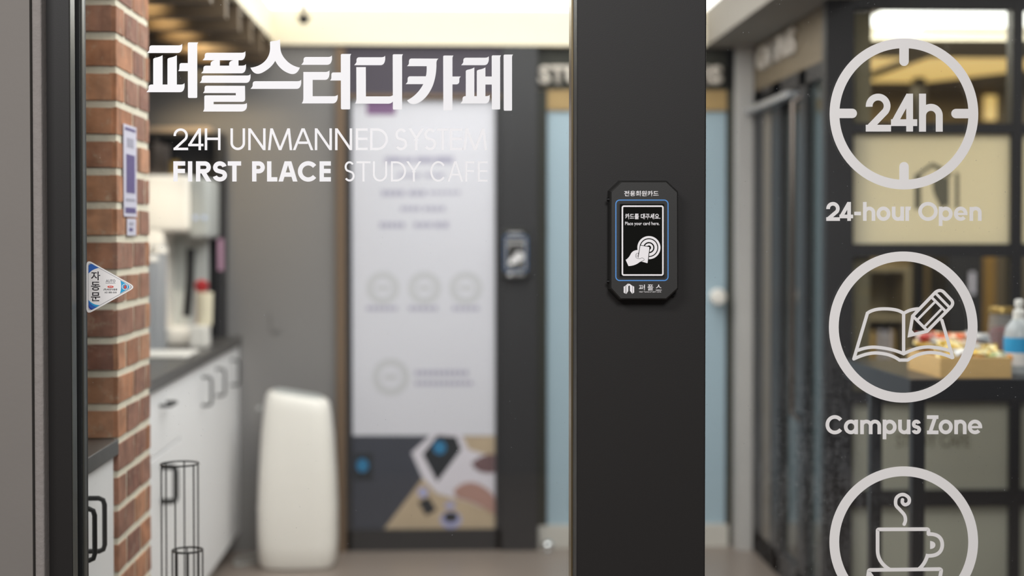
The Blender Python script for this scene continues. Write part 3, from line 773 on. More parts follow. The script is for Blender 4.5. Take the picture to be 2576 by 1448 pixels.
lay('corner_swoosh', Q((206, 1150), ('q', 250, 1220, 310, 1236), ('q', 255, 1262, 225, 1230), ('q', 206, 1200, 206, 1170)), M['sticker_navy'], 5)
lay('tip_patch', Q((930, 585), (1110, 690), ('q', 1160, 737, 1110, 780), (920, 888), ('q', 970, 737, 930, 585)), M['sticker_cyan'], 3, 'cyan tip patch')
MB().stroke([fT(a, b) for a, b in arc(1035, 733, 62, 62, 0, 350, 35)], 1.4, YV - .0012, .0003, closed=True).build('round_badge', M['sticker_white'], t)
lay('badge_centre', Q((1040, 690), ('q', 1080, 720, 1065, 760), ('q', 1040, 790, 1010, 760), ('q', 1000, 730, 1040, 690)), M['sticker_red'], 5)
def stx(name, s, a0, a1, b0, b1, mt, bold=.02, k=3.2):
    m_ = MB(); (u0, v0), (u1, v1) = fT(a0, b0), fT(a1, b1); text(m_, s, u0, u1, v0, v1, YV - .0003 * k, bold, .0003); m_.build(name, mt, t)
for ch, a in (('자', 385), ('동', 618), ('문', 858)): stx('korean_text', ch, 262, 470, a, a + 200, M['sticker_black'], .012)
stx('auto_text', 'AUTO', 598, 815, 568, 628, M['sticker_rim'], .01)
lay('underline', [(592, 646), (818, 646), (818, 654), (592, 654)], M['sticker_rim'], 3)
lay('red_badge', arc(705, 733, 72, 25, 0, 350, 30), M['sticker_red'], 3)
stx('badge_text', 'SUN', 672, 738, 722, 744, M['sticker_white'], .03, 4.2)
stx('maker_text', '(주)태양자동문', 543, 860, 772, 825, M['sticker_black'], .012)
stx('phone_text', 'A/S 1800-1818', 570, 842, 842, 880, M['sticker_black'], .012)

# ================================================================ LOBBY shell
YBk = 6.93
struct(MB().box(-4.5, 5.5, -3.0, 11.0, -0.05, 0.0).build('floor', M['floor']))
XL, XRt = -1.56, 1.36; XK = -1.559
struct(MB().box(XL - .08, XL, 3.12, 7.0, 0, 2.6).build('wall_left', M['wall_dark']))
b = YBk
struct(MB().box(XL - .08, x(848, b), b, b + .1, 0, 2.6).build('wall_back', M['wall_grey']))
# dark upper lining over the counter, above slat line
struct(MB().box(x(847, b), x(870, b), b - .03, b + .08, 0, P(0, 118, b).z).build('trim_3', M['wood_jamb']))
m = MB().pbox(866, 1352, 117, 238, b - .005, .1); struct(m.build('wall_header', M['fascia']))
m = MB().pbox(1350, 1862, 112, 226, b + .03, .1); struct(m.build('wall_sign_board', M['fascia_dark']))
struct(MB().box(XL - .08, 1.6, b + .14, b + .2, 0, 2.6).build('wall_rear', M['wall_dark']))
# ceiling: slatted part on the left, bright stretch light in the middle, soffit on the right
zl = 2.232; zp = 2.388; Xa, Xb = -0.757, 1.152
struct(MB().box(XL - .08, Xa - .03, 3.12, b, 2.30, 2.6).build('ceiling', M['ceil_dark']))
struct(MB().box(Xb, XRt + .1, 3.12, b + .14, zl, 2.6).build('ceiling_soffit', M['ceil']))
t = thing('ceiling_light', 'wide glowing stretch-ceiling light filling the lobby ceiling', 'ceiling light', (0.2, 5.1, zp))
MB().box(Xa, Xb, 3.2, b - .02, zp + .002, zp + .02).build('diffuser', M['light'], t)
MB().box(Xa, Xb, b - .03, b + .13, zl, zp + .2).box(Xa, Xb, 3.12, 3.2, zl, zp + .2).box(Xa - .03, Xa, 3.12, b + .1, zl + .02, zp + .2).build('cove_frame', M['cove'], t)
# slats
for i in range(11):
    Y = 3.35 + .352 * i
    if Y > 6.9: break
    o = MB().box(XL, Xa - .002, Y, Y + .06, 2.15, 2.301, .003).build('ceiling_slat', M['slat'])
    tag(o, 'brown wooden slat in the row across the ceiling above the drinks counter', 'ceiling slat', 'ceiling slats above the counter')
    if Y > 5.0:
        sp = thing('downlight', 'small warm downlight between the brown ceiling slats', 'downlight', (-1.03, Y - .14, 2.26), 'downlights between the slats')
        MB().lathe([(.012, .0), (.03, .0), (.03, .04), (.0, .04)], (-1.03, Y - .14, 2.26), 20).build('lamp_housing', M['dark'], sp)
        MB().lathe([(0, .006), (.022, .006), (.022, .010), (0, .01)], (-1.03, Y - .14, 2.26), 20).build('lamp_glow', M['lamp'], sp)
        l = bpy.data.lights.new('downlight_beam', 'SPOT'); l.energy = 5; l.color = (1, .72, .36); l.spot_size = math.radians(64); l.spot_blend = 1; l.shadow_soft_size = .03
        lo = bpy.data.objects.new('downlight_beam', l); COL.objects.link(lo); lo.location = (-1.03, Y - .14, 2.245); lo.rotation_euler = (math.radians(72), 0, 0)
# wall washer over the black shelf
l = bpy.data.lights.new('wall_washer', 'SPOT'); l.energy = 26; l.color = (1, .78, .46); l.spot_size = math.radians(62); l.spot_blend = 1; l.shadow_soft_size = .05
lo = bpy.data.objects.new('wall_washer', l); COL.objects.link(lo); lo.location = (-1.02, 6.25, 2.28)
lo.rotation_euler = (Vector((-.93, 6.93, 1.72)) - lo.location).to_track_quat('-Z', 'Y').to_euler()
l = bpy.data.lights.new('counter_beam', 'SPOT'); l.energy = 46; l.color = (1, .88, .72); l.spot_size = math.radians(34); l.spot_blend = .9; l.shadow_soft_size = .04
lo = bpy.data.objects.new('counter_beam', l); COL.objects.link(lo); lo.location = (-1.05, 5.62, 2.2)
lo.rotation_euler = (Vector((-1.22, 6.4, 1.25)) - lo.location).to_track_quat('-Z', 'Y').to_euler()
# sprinkler
t = thing('sprinkler', 'small dark sprinkler hanging from the bright ceiling light', 'sprinkler', tuple(P(764, 60, 6.72)))
q = P(764, 62, 6.72)
MB().lathe([(0, 0), (.012, .004), (.03, .03), (.028, .036), (0, .036)], q, 20).build('sprinkler_head', M['dark'], t, True)
MB().lathe([(.01, .03), (.01, zp - q.z + .004), (0, zp - q.z + .004)], q, 12).build('sprinkler_pipe', M['steel_dark'], t, True)

# ---------------- brick column
YC = 3.65
xc0, xc1 = x(150, YC), x(292, YC); YC1 = 4.04; pit = .0779; z0 = P(240, 175, YC).z
bt = MB(); ins = .004
bt.box(xc0, xc1 + .0012, YC + ins, YC1 + .001, 0, 2.3)
cb = struct(bt.build('wall_brick_column', M['mortar']))
bm = bmesh.new(); lay_t = bm.loops.layers.float_color.new('tone')
def brick(x0_, x1_, ya, yb, za, zb, tone):
    r = bmesh.ops.create_cube(bm, size=1, matrix=Matrix.Translation(((x0_ + x1_) / 2, (ya + yb) / 2, (za + zb) / 2)) @ Matrix.Diagonal((abs(x1_ - x0_), abs(yb - ya), zb - za, 1)))
    fs = {f for v in r['verts'] for f in v.link_faces}
    for v in r['verts']: v.co += Vector((random.uniform(-.0006, .0006), random.uniform(-.001, .001), random.uniform(-.0015, .0015)))
    for f in fs:
        for lp in f.loops: lp[lay_t] = (tone, tone, tone, 1)
nb = -int(z0 / pit) - 1
for k in range(nb, 9):
    za = max(z0 + k * pit + .0092, .002); zb = z0 + (k + 1) * pit - .0092
    if zb < .01 or zb > 2.3: continue
    tn = random.random()
    xe = x(285, YC); sgn = random.uniform(-.002, .002)
    brick(xc0, xe, YC - .006 + sgn, YC + .02, za, zb, tn)
    t2 = random.random(); js = (.095, .26) if k % 2 else (.19, .34)
    g = .010
    brick(xe + .0065, xc1 + .0040, YC - .004, YC + .02, za, zb, t2)         # corner slip
    ys = [YC - .004] + [YC + j for j in js] + [YC1]
    for i in range(3):
        ya = ys[i] + (0 if i == 0 else g); yb = ys[i + 1] - (0 if i == 2 else g)
        brick(xc1 - .012, xc1 + .0042, ya, yb, za, zb, t2 if i == 0 else random.random())
me = bpy.data.meshes.new('bricks'); bm.to_mesh(me); bm.free()
link_mesh('bricks', me, M['brick'], cb, False)
# notices on its right face
def faceX(mb, X, y0_, y1_, za, zb, th=.001): mb.box(X, X + th, y0_, y1_, za, zb); return mb
def YatX(px, X):
    d = ray(px, 590); return X * d.y / d.x
Xc = xc1 + .0055
def notice(pxa, pxb, pya, pyb, label, items):
    ya, yb = YatX(pxa, Xc), YatX(pxb, Xc); ym = (ya + yb) / 2
    zf = lambda py: 1.4 + (ray((pxa + pxb) / 2, py).z / ray((pxa + pxb) / 2, py).y) * ym
    t = thing('wall_notice', label, 'notice', (Xc, ym, zf(pyb)))
    faceX(MB(), Xc, ya, yb, zf(pyb), zf(pya), .0015).build('paper', M['lavender'], t)
    for a, b, c, d, mt in items:
        u = lambda s_: ya + (yb - ya) * s_
        faceX(MB(), Xc + .0015, u(a), u(b), zf(pya + (pyb - pya) * d), zf(pya + (pyb - pya) * c), .0006).build('printed_block', mt, t)
notice(311, 343, 316, 545, 'tall lavender notice with a purple block on the brick column', [(.1, .9, .03, .06, M['purple_deep']), (.25, .75, .14, .24, M['poster_ink']), (.18, .85, .32, .74, M['purple_deep']), (.15, .85, .8, .83, M['poster_ink']), (.1, .9, .9, .96, M['purple_deep'])])
notice(319, 341, 550, 592, 'small lavender slip under the tall notice on the brick column', [(.2, .7, .2, .4, M['poster_ink']), (.2, .6, .55, .75, M['purple_deep'])])

# ---------------- cabinets
def dpull(mb, Xf, y, za, zb, out=.034, r=.0055, horiz=False):
    if horiz:
        p = [(Xf - .002, y - .06, za), (Xf + out - .008, y - .06, za), (Xf + out, y - .052, za), (Xf + out, y + .052, za), (Xf + out - .008, y + .06, za), (Xf - .002, y + .06, za)]
    else:
        p = [(Xf - .002, y, za), (Xf + out - .012, y, za), (Xf + out - .003, y, za + .004), (Xf + out, y, za + .014), (Xf + out, y, zb - .014), (Xf + out - .003, y, zb - .004), (Xf + out - .012, y, zb), (Xf - .002, y, zb)]
    return mb.tube(p, r, 8)
def cabinet(label, X0, Xf, y0_, y1_, ztop, doors, pulls, group=None):
    """pulls: (kind, door index, y, za, zb)"""
    t = thing('base_cabinet', label, 'cabinet', ((X0 + Xf) / 2, (y0_ + y1_) / 2, 0), group)
    MB().box(X0, Xf - .02, y0_, y1_, .08, ztop).box(X0, Xf - .07, y0_, y1_, 0, .08).build('body', M['cab'], t)
    ds = []
    for nm, ya, yb, za, zb in doors:
        ds.append(MB().box(Xf - .019, Xf, ya + .002, yb - .002, za, zb, .0015).build(nm, M['cab'], t))
    for i, (hz, di, yy, za, zb) in enumerate(pulls):
        dpull(MB(), Xf, yy, za, zb, .046 if zb < .7 else .034, .010 if zb < .7 else .0055, hz).build('handle', M['handle'], ds[di], True)
    return t
Xn = x(290, 3.63)                # near unit, face at its right
cabinet('white base cabinet with black pulls, at the left below the near dark worktop', XK, Xn - .006, 3.17, 3.63, .893, [('door', 3.17, 3.335, .09, .890), ('door', 3.335, 3.63, .09, .890)], [(False, 0, 3.28, .722, .830), (False, 1, 3.375, .722, .836)])
o = MB().box(XK, Xn + .004, 3.16, 3.64, .893, .929, .002).build('worktop', M['worktop'])
tag(o, 'short dark worktop in front of the brick column', 'worktop')
Xf = x(598, 6.90)
ytops = .915
def Yp(px): return YatX(px, Xf)
cabinet('white base cabinet with a drawer above a door, behind the brick column', XK, Xf, 4.06, 5.42, ytops, [('drawer', 4.06, 5.42, .706, .912), ('door', 4.06, 4.76, .09, .698), ('door', 4.76, 5.42, .09, .698)], [(True, 0, Yp(408), .855, .855), (False, 2, Yp(403), .546, .657)], 'cabinets under the long worktop')
cabinet('white base cabinet with tall pulls, halfway along the long worktop', XK, Xf, 5.42, 6.42, ytops, [('door', 5.42, 5.95, .09, .912), ('door', 5.95, 6.42, .09, .912)], [(False, 0, Yp(507), .762, .868), (False, 1, Yp(542), .762, .868)], 'cabinets under the long worktop')
cabinet('white base cabinet at the far end of the long worktop by the grey wall', XK, Xf, 6.42, 6.928, ytops, [('door', 6.42, 6.928, .09, .912)], [(False, 0, Yp(580), .762, .868)], 'cabinets under the long worktop')
o = MB().box(XK, Xf + .012, 4.06, 6.928, ytops, ytops + .04, .002).build('worktop', M['worktop'])
tag(o, 'long dark worktop over the white cabinets', 'worktop'); ZW = ytops + .04

# black shelf cabinet on the wall behind the machine
a = P(352, 345, 6.80); c = P(560, 345, 6.80)
t = thing('black_shelf_cabinet', 'black open cabinet against the wall behind the water dispenser', 'shelf cabinet', ((a.x + c.x) / 2, 6.85, ZW))
MB().box(-1.42, c.x, 6.90, 6.928, ZW, a.z).build('back_panel', M['dark'], t)
MB().box(c.x - .03, c.x, 6.78, 6.90, ZW, a.z).box(-1.42, -1.39, 6.78, 6.90, ZW, a.z).build('side_panel', M['dark'], t)
MB().box(-1.42, c.x, 6.78, 6.93, a.z, a.z + .02).build('top_board', M['dark'], t)
MB().box(-1.39, c.x - .03, 6.79, 6.90, 1.42, 1.44).build('shelf', M['dark'], t)
o = MB().box(-1.36, x(531, 6.8), 6.80, 6.92, a.z + .02, a.z + .045, .004).build('flat_box', M['pinkwood']); tag(o, 'flat pale pinkish box lying on top of the black cabinet', 'box')
q = P(553, 680, 6.775); q2 = P(562, 600, 6.775)
o = MB().box(P(545, 0, 6.77).x, q2.x, 6.776, 6.7795, q.z, q2.z).build('pink_card', M['pink']); tag(o, 'small pink card on the edge of the black cabinet', 'card')

# water dispenser
t = thing('water_dispenser', 'tall white water dispenser with a black nozzle on the long worktop', 'water dispenser', (-1.18, 6.5, ZW))
ztm = P(0, 440, 6.35).z
MB().box(-1.42, x(412, 6.36), 6.36, 6.66, ZW, ztm, .02, 3).build('body', M['purifier'], t, True)
MB().box(-1.40, x(478, 6.35), 6.355, 6.665, P(0, 585, 6.35).z, ztm + .003, .025, 3).build('head', M['purifier'], t, True)
MB().box(x(474, 6.36), x(526, 6.36), 6.365, 6.66, P(0, 600, 6.35).z, ztm - .01, .02, 3).build('front_cover', M['grey_plastic'], t, True, 'grey front cover')
MB().box(x(408, 6.40), x(521, 6.6), 6.6, 6.655, ZW + .06, P(0, 585, 6.35).z, .002).build('back_splash', M['grey_plastic'], t)
MB().box(x(405, 6.35), x(484, 6.35), 6.35, 6.66, ZW, ZW + .065, .012, 2).build('drip_tray', M['purifier'], t, True)
MB().tube([P(480, 625, 6.5), P(478, 700, 6.5), P(470, 795, 6.5)], .018, 12).build('nozzle', M['handle'], t, True, 'black nozzle')
for a_ in (492, 514):
    MB().lathe([(0, -.002), (.009, -.002), (.009, .002), (0, .002)], (0, 0, 0), 16, Matrix.Translation(P(a_, 547, 6.362)) @ Matrix.Rotation(math.pi / 2, 4, 'X')).build('indicator_light', M['led'], t)
# items around it
for px_, rr, hh, Yc, lab in ((372, .034, 238, 6.12, 'tall steel cup holder nearest the brick column'), (399, .030, 255, 6.20, 'tall steel cup holder beside the white dispenser')):
    xx = x(px_, Yc); zt = ZW + hh * Yc / F
    tt = thing('cup_holder', lab, 'cup holder', (xx, Yc, ZW))
    MB().lathe([(0, 0), (rr, 0), (rr, zt - ZW), (rr - .004, zt - ZW), (rr - .004, .02), (0, .02)], (xx, Yc, ZW), 28).build('cylinder', M['steel'], tt, True)
    MB().lathe([(rr - .001, -.02), (rr + .005, -.018), (rr + .005, .0), (rr - .001, .002)], (xx, Yc, zt - .01), 28).build('rim', M['purifier'], tt, True)
tt = MB().box(x(340, 5.75), x(478, 5.75), 5.66, 5.95, ZW, ZW + .012, .005).build('serving_tray', M['purifier']); tag(tt, 'flat white tray lying on the long worktop', 'tray')
tt = MB().box(x(482, 6.28), x(524, 6.28), 6.22, 6.34, ZW, ZW + .085, .006).build('white_box', M['purifier']); tag(tt, 'small white box in front of the dispenser', 'box')
xx = x(517, 6.28); zz = ZW + .085
tt = MB().lathe([(0, 0), (.030, 0), (.034, .13), (.031, .13), (.027, .006), (0, .006)], (xx - .004, 6.28, zz), 28).build('cream_cup', M['cream'], None, True); tag(tt, 'tall cream cup standing on the small white box', 'cup')
tt = MB().lathe([(0, 0), (.022, 0), (.024, .22), (.030, .235), (.028, .25), (.008, .262), (0, .264)], (x(507, 6.42), 6.42, ZW), 20).build('red_stirrer_pot', M['red'], None, True)
tag(tt, 'red topped pot behind the cream cup', 'pot')
xx = x(384, 6.42)
tt = thing('steel_pot', 'wide dull steel pot standing on the white dispenser', 'pot', (xx, 6.48, ztm))
MB().lathe([(0, 0), (.052, 0), (.06, .02), (.062, .12), (.058, .12), (.056, .02), (0, .01)], (xx, 6.48, ztm + .003), 32).build('pot_body', M['steel_dark'], tt, True)
MB().lathe([(0, .122), (.064, .118), (.064, .124), (.02, .135), (.01, .15), (0, .152)], (xx, 6.48, ztm + .003), 32).build('lid', M['steel_dark'], tt, True)
for px_, py_, r_, mt, lab in ((420, 430, .022, 'gold', 'small brass cup beside the steel pot'),):
    tt = MB().lathe([(0, 0), (r_ * .8, 0), (r_, .06), (r_ - .003, .06), (r_ * .7, .006), (0, .006)], (x(px_ + 18, 6.42), 6.42, ztm + .003), 24).build('brass_cup', M['gold'], None, True); tag(tt, lab, 'cup')

# ---------------- wire umbrella stand
YU = 3.72
xu = x(450, YU); ru = (x(497, YU) - x(402, YU)) / 2
zr = P(450, 1166, YU).z
t = thing('umbrella_stand', 'black wire umbrella stand in front of the white cabinets', 'umbrella stand', (xu, YU, 0))
def ring(cx, cy, r, z, n=36): return [(cx + r * math.cos(2 * math.pi * i / n), cy + r * math.sin(2 * math.pi * i / n), z) for i in range(n)]
for z_ in (zr, .02): MB().tube(ring(xu, YU, ru, z_), .0022, 6, True).build('tall_hoop', M['handle'], t)
for i in range(6):
    an = i * math.pi / 3 + .45
    MB().tube([(xu + ru * math.cos(an), YU + ru * math.sin(an), .01), (xu + ru * math.cos(an), YU + ru * math.sin(an), zr)], .002, 6).build('wire', M['handle'], t)
x2 = x(467, YU - .09); r2 = (x(504, YU) - x(430, YU)) / 2; z2 = P(467, 1383, YU - .08).z
for z_ in (z2, .02): MB().tube(ring(x2, YU - .08, r2, z_), .0026, 6, True).build('short_hoop', M['handle'], t)
for i in range(8):
    an = i * math.pi / 4 + .2
    MB().tube([(x2 + r2 * math.cos(an), YU - .08 + r2 * math.sin(an), .01), (x2 + r2 * math.cos(an), YU - .08 + r2 * math.sin(an), z2)], .002, 6).build('wire', M['handle'], t)
MB().box(xu - ru, xu + ru, YU - .13, YU + .05, 0, .012, .003).build('base', M['handle'], t)

# ---------------- air purifier
YA = 6.66
xa = x(749, YA)
def sup(cx, cy, a_, b_, z, tilt=0, n=48, e=.45):
    out = []
    for k in range(n):
        th = 2 * math.pi * k / n; c_, s_ = math.cos(th), math.sin(th)
        X_ = a_ * abs(c_) ** e * (1 if c_ > 0 else -1); Y_ = b_ * abs(s_) ** e * (1 if s_ > 0 else -1)
        out.append(Vector((cx + X_, cy + Y_, z - tilt * X_)))
    return out
t = thing('air_purifier', 'tall white tapering air purifier on the floor by the grey wall', 'air purifier', (xa, YA, 0))
H_ = .735; prof = [(.150, 0.004, 0), (.161, .02, 0), (.166, .10, 0), (.166, .25, 0), (.160, .40, 0), (.150, .55, .02), (.138, .66, .10), (.131, .700, .15), (.122, .716, .17), (.105, .724, .17)]
MB().loft([sup(xa, YA, a_, a_ * .82, z, tl) for a_, z, tl in prof]).build('casing', M['purifier'], t, True)
MB().loft([sup(xa, YA, .100, .08, .7235, .17), sup(xa, YA, .098, .078, .729, .17)]).build('top_grille', M['grey_plastic'], t, True)
for z in (.66, .24):
    MB().box(xa - .172, xa - .158, YA - .03, YA + .03, z, z + .012, .002).build('side_latch', M['grey_plastic'], t)
cp = cat([(xa - .16, YA + .1, ), (xa - .2, YA + .02), (xa - .26, YA - .02), (xa - .27, YA + .08), (xa - .22, YA + .15), (xa - .17, YA + .2)])
o = MB().tube([(a_, b_, .006) for a_, b_ in cp], .005, 8).build('power_cord', M['grey_plastic'], None, True); tag(o, 'thin pale power cord coiled on the floor beside the air purifier', 'cord')
o = MB().box(x(682, b) , x(708, b), b - .008, b, P(0, 835, b).z, P(0, 785, b).z, .002).build('wall_switch', M['wall_grey']); tag(o, 'faint grey wall switch above the air purifier', 'switch')

# ---------------- poster door
t = thing('door_2', 'black framed door carrying the tall white poster', None, (x(1060, b), b, 0), kind='structure')
MB().pbox(869, 885, 236, 1386, b - .01, .06).pbox(1246, 1262, 236, 1386, b - .01, .06).pbox(869, 1262, 1334, 1388, b - .01, .06).build('door_frame', M['dark'], t)
MB().pbox(884, 1248, 238, 1336, b + .02, .02).build('door_panel', M['dark'], t)
struct(MB().pbox(869, 1262, 236, 247, b - .012, .02).build('trim_4', M['wood_jamb']))
YP = b + .017
t = thing('tall_poster', 'tall white poster with faint icons and a laptop photo on the door', 'poster', P(1066, 1334, YP))
MB().pbox(885, 1246, 247, 1334, YP, .003).build('sheet', M['poster'], t)
def pr(name, mt, shapes, k=1):
    m_ = MB()
    for s_ in shapes: m_.path(s_, YP - .0006 * k, .0006)
    m_.build(name, mt, t)
R4 = lambda a, b_, c_, d_: [(a, c_), (b_, c_), (b_, d_), (a, d_)]
pr('purple_tag', M['purple'], [R4(922, 995, 250, 289)])
pr('title_text', M['poster_ink'], [R4(968, 1010, 394, 410), R4(1014, 1040, 396, 409), R4(1046, 1090, 394, 410), R4(1094, 1140, 393, 411)])
for a, b_, c_, d_ in ((960, 1020, 478, 493), (1028, 1074, 478, 492), (1080, 1160, 480, 488), (1008, 1060, 519, 530), (1066, 1122, 519, 530), (955, 1020, 559, 573), (1042, 1090, 559, 572), (1094, 1132, 558, 573), (1000, 1060, 436, 446), (1070, 1120, 436, 446),
                      (922, 1002, 770, 781), (1028, 1104, 770, 781), (1138, 1208, 770, 781), (1044, 1180, 931, 944), (1044, 1192, 958, 969)):
    n_ = max(2, int((b_ - a) / 13)); m_ = MB()
    for i in range(n_):
        u0 = a + (b_ - a) * i / n_; u1 = u0 + (b_ - a) / n_ * .78
        m_.path(R4(u0, u1, c_, d_), YP - .0006, .0006)
    m_.build('text_line', M['poster_ink'], t)
for cx_, cy_ in ((963, 724), (1068, 724), (1172, 724), (983, 948)):
    m_ = MB(); rr_ = 38 if cx_ == 983 else 33
    m_.stroke(arc(cx_, cy_, rr_, rr_, 0, 350, 35), 17, YP - .0006, .0006, closed=True)
    m_.path(R4(cx_ - 17, cx_ + 17, cy_ - 6, cy_ + 6), YP - .0006, .0006)
    m_.build('ring_icon', M['poster_grey'], t)
pr('photo_background', M['print_dark'], [R4(886, 1245, 1095, 1332)], 1)
pr('photo_table', M['print_wood'], [[(965, 1332), (1065, 1200), (1170, 1096), (1245, 1096), (1245, 1332)]], 2)
pr('photo_laptop_lid', M['print_white'], [[(1035, 1138), (1092, 1086), (1160, 1088), (1178, 1130), (1245, 1150), (1245, 1290), (1180, 1262), (1098, 1240), (1062, 1200)]], 3)
pr('photo_screen', M['print_black'], [[(1063, 1142), (1100, 1094), (1148, 1098), (1160, 1130), (1100, 1212)]], 4)
pr('photo_screen_glow', M['print_blue'], [arc(1106, 1125, 16, 17, 0, 345, 23)], 5)
pr('photo_second_screen', M['print_black'], [R4(892, 938, 1140, 1208)], 2)
pr('photo_second_glow', M['print_blue'], [arc(912, 1170, 15, 17, 0, 345, 23)], 3)
pr('photo_hand', M['print_skin'], [Q((1140, 1235), ('q', 1165, 1205, 1200, 1215), ('q', 1245, 1235, 1245, 1260), (1245, 1295), ('q', 1200, 1262, 1150, 1252))], 5)
pr('photo_hand_rear', M['print_skin_dark'], [Q((1186, 1165), ('q', 1210, 1140, 1245, 1142), (1245, 1188), ('q', 1200, 1195, 1186, 1165))], 5)
pr('photo_phone', M['print_black'], [[(1052, 1262), (1078, 1250), (1098, 1282), (1072, 1296)]], 5)
pr('photo_phone_edge', M['print_lilac'], [arc(1064, 1238, 13, 13, 0, 345, 23)], 4)
pr('photo_spoon', M['print_lilac'], [arc(1132, 1270, 14, 8, 0, 345, 23)], 4)
pr('photo_cup', M['print_black'], [arc(1134, 1300, 18, 13, 0, 345, 23)], 6)
pr('photo_saucer', M['print_lilac'], [arc(1134, 1306, 27, 22, 0, 345, 23)], 4)

# post with the second reader, sign, blue door
struct(MB().pbox(1262, 1352, 116, 1388, b - .03, .12).build('trim_5', M['dark']))
card_reader(1297.5, 637, 127 / 295, b - .03, 'blurred small card reader on the far dark post beside the poster door', False)
m = MB().pbox(1350, 1376, 226, 1322, b + .03, .08).pbox(1829, 1856, 112, 1386, b + .03, .08)
t3 = thing('door_3', 'pale blue frosted glass door at the back of the lobby', None, (x(1600, b), b, 0), kind='structure')
m.build('door_frame', M['fascia_dark'], t3)
MB().pbox(1374, 1832, 276, 1324, b + .05, .02).build('glass_pane', M['blue_glass'], t3)
MB().pbox(1350, 1832, 224, 278, b + .035, .05).build('wooden_head', M['tan'], t3, label='tan wooden head strip')
MB().pbox(1354, 1832, 1322, 1386, b + .025, .07).build('kick_board', M['white_base'], t3, label='white kick board')
q = P(1804, 746, b - .01)
MB().lathe([(0, -.05), (.03, -.045), (.038, -.02), (.03, .0), (.015, .01), (.012, .07)], (0, 0, 0), 24, Matrix.Translation(q) @ Matrix.Rotation(-math.pi / 2, 4, 'X')).build('knob', M['purifier'], t3, True, 'white round knob')
ts = thing('study_rooms_sign', 'raised cream STUDY ROOMS letters above the blue glass door', 'sign', P(1586, 210, b + .02))
m = MB(); text(m, 'STUDY', 1354, 1562, 164, 212, b + .005, .05, .024); m.build('word', M['letter'], ts)
m = MB(); text(m, 'ROOMS', 1600, 1819, 164, 212, b + .005, .05, .024); m.build('word', M['letter'], ts)
q = P(1378, 1388, b - .06)
t = thing('glint_dome', 'shiny round dome added as a floor glint by the dark post', 'glint dome', (q.x, q.y, 0))  # chrome dome added to give the lamp glint on the floor
MB().lathe([(0, 0), (.022, 0), (.022, .006), (.014, .010), (.026, .022), (.028, .036), (.016, .05), (0, .053)], (q.x, q.y, 0), 24).build('dome', M['chrome'], t, True)

# ---------------- right side: receding shop front (plane X = XR)
XR = x(1890, b)
struct(MB().pbox(1856, 1892, 112, 1400, b - .06, .1).build('trim_6', M['post']))
Yc_ = lambda px: YatX(px, XR)
def wx(px0, px1, za, zb, mt, th=.05, off=0.0):
    return (XR + off, XR + off + th, Yc_(px1), Yc_(px0), za, zb)
YE = 5.56
struct(MB().box(XR, XR + .08, YE, b - .06, 2.03, 2.6).build('wall_right', M['wood_fascia']))
ts = thing('campus_sign', 'raised white CAMPUS letters on the brown fascia at right', 'sign', (XR, 6.35, 2.1))
pa = lambda u, v: Vector((XR - .02, 6.72 - u * .70, 2.105 + v * .10))
m = MB(); text(m, 'CAMPUS', 0, 0, 0, 0, 0, .01, plane=pa, dirv=Vector((.021, 0, 0))); m.build('word', M['letter'], ts)
t4 = thing('door_4', 'dark tinted glass doors in the right wall under the fascia', None, (XR, 6.2, 0), kind='structure')
MB().box(*wx(1893, 1917, 0, 2.03, 0)).box(*wx(1940, 1962, 0, 2.03, 0)).box(*wx(2008, 2026, 0, 2.03, 0)).box(XR, XR + .05, YE, Yc_(1893), 1.97, 2.03).box(XR, XR + .05, YE, Yc_(1893), 0, .1).build('door_frame', M['dark'], t4)
MB().box(*wx(1920, 1937, 0, 2.0, 0, .04)).build('side_strip', M['strip'], t4, label='brown grey side strip')
MB().box(*wx(1962, 2008, .1, 1.97, 0, .02, .02)).build('glass_pane', M['dark_glass'], t4)
MB().box(XR + .02, XR + .04, YE, Yc_(2026), .1, 1.97).build('glass_pane', M['teal_glass'], t4)
MB().box(XR - .05, XR, 6.0, 6.85, 1.93, 1.955, .004).build('door_closer', M['steel'], t4)
MB().tube([(XR - .02, Yc_(2028), .7), (XR - .05, Yc_(2028), .72), (XR - .05, Yc_(2028), 1.9), (XR - .02, Yc_(2028), 1.92)], .012, 10).build('pull_bar', M['steel_dark'], t4, True)

# ---------------- window wall facing the camera
YWn = 5.5
t5 = thing('window_2', 'black steel gridded inner window with cream frosted panes', None, (x(2400, YWn), YWn, 0), kind='structure')
xr_end = 3.3
mf = MB()
mf.box(x(2076, YWn), x(2146, YWn), YWn, YWn + .06, 0, 2.6)
mf.box(x(2543, YWn), x(2571, YWn), YWn, YWn + .06, 0, 2.6).box(x(2990, YWn), x(3020, YWn), YWn, YWn + .06, 0, 2.6)
zy = lambda py: P(2300, py, YWn).z
for a, b_ in ((-300, 22), (309, 336), (613, 646), (984, 1013), (1233, 1274)):
    mf.box(x(2140, YWn), xr_end, YWn + .002, YWn + .05, zy(b_), zy(a))
mf.box(x(2140, YWn), xr_end, YWn, YWn + .05, 0, .1)
mf.build('window_frame', M['dark'], t5)
for a, b_, mt, nm in ((22, 309, 'glass_thin', 'clear_pane'), (336, 613, 'frost', 'frosted_pane'), (646, 984, 'glass_thin', 'clear_pane'), (1013, 1233, 'frost_low', 'frosted_pane'), (1274, 1530, 'frost_low', 'frosted_pane')):
    MB().box(x(2143, YWn), x(2546, YWn), YWn + .02, YWn + .026, zy(b_), zy(a)).build(nm, M[mt], t5)
    MB().box(x(2568, YWn), x(2992, YWn), YWn + .02, YWn + .026, zy(b_), zy(a)).build(nm, M[mt], t5)
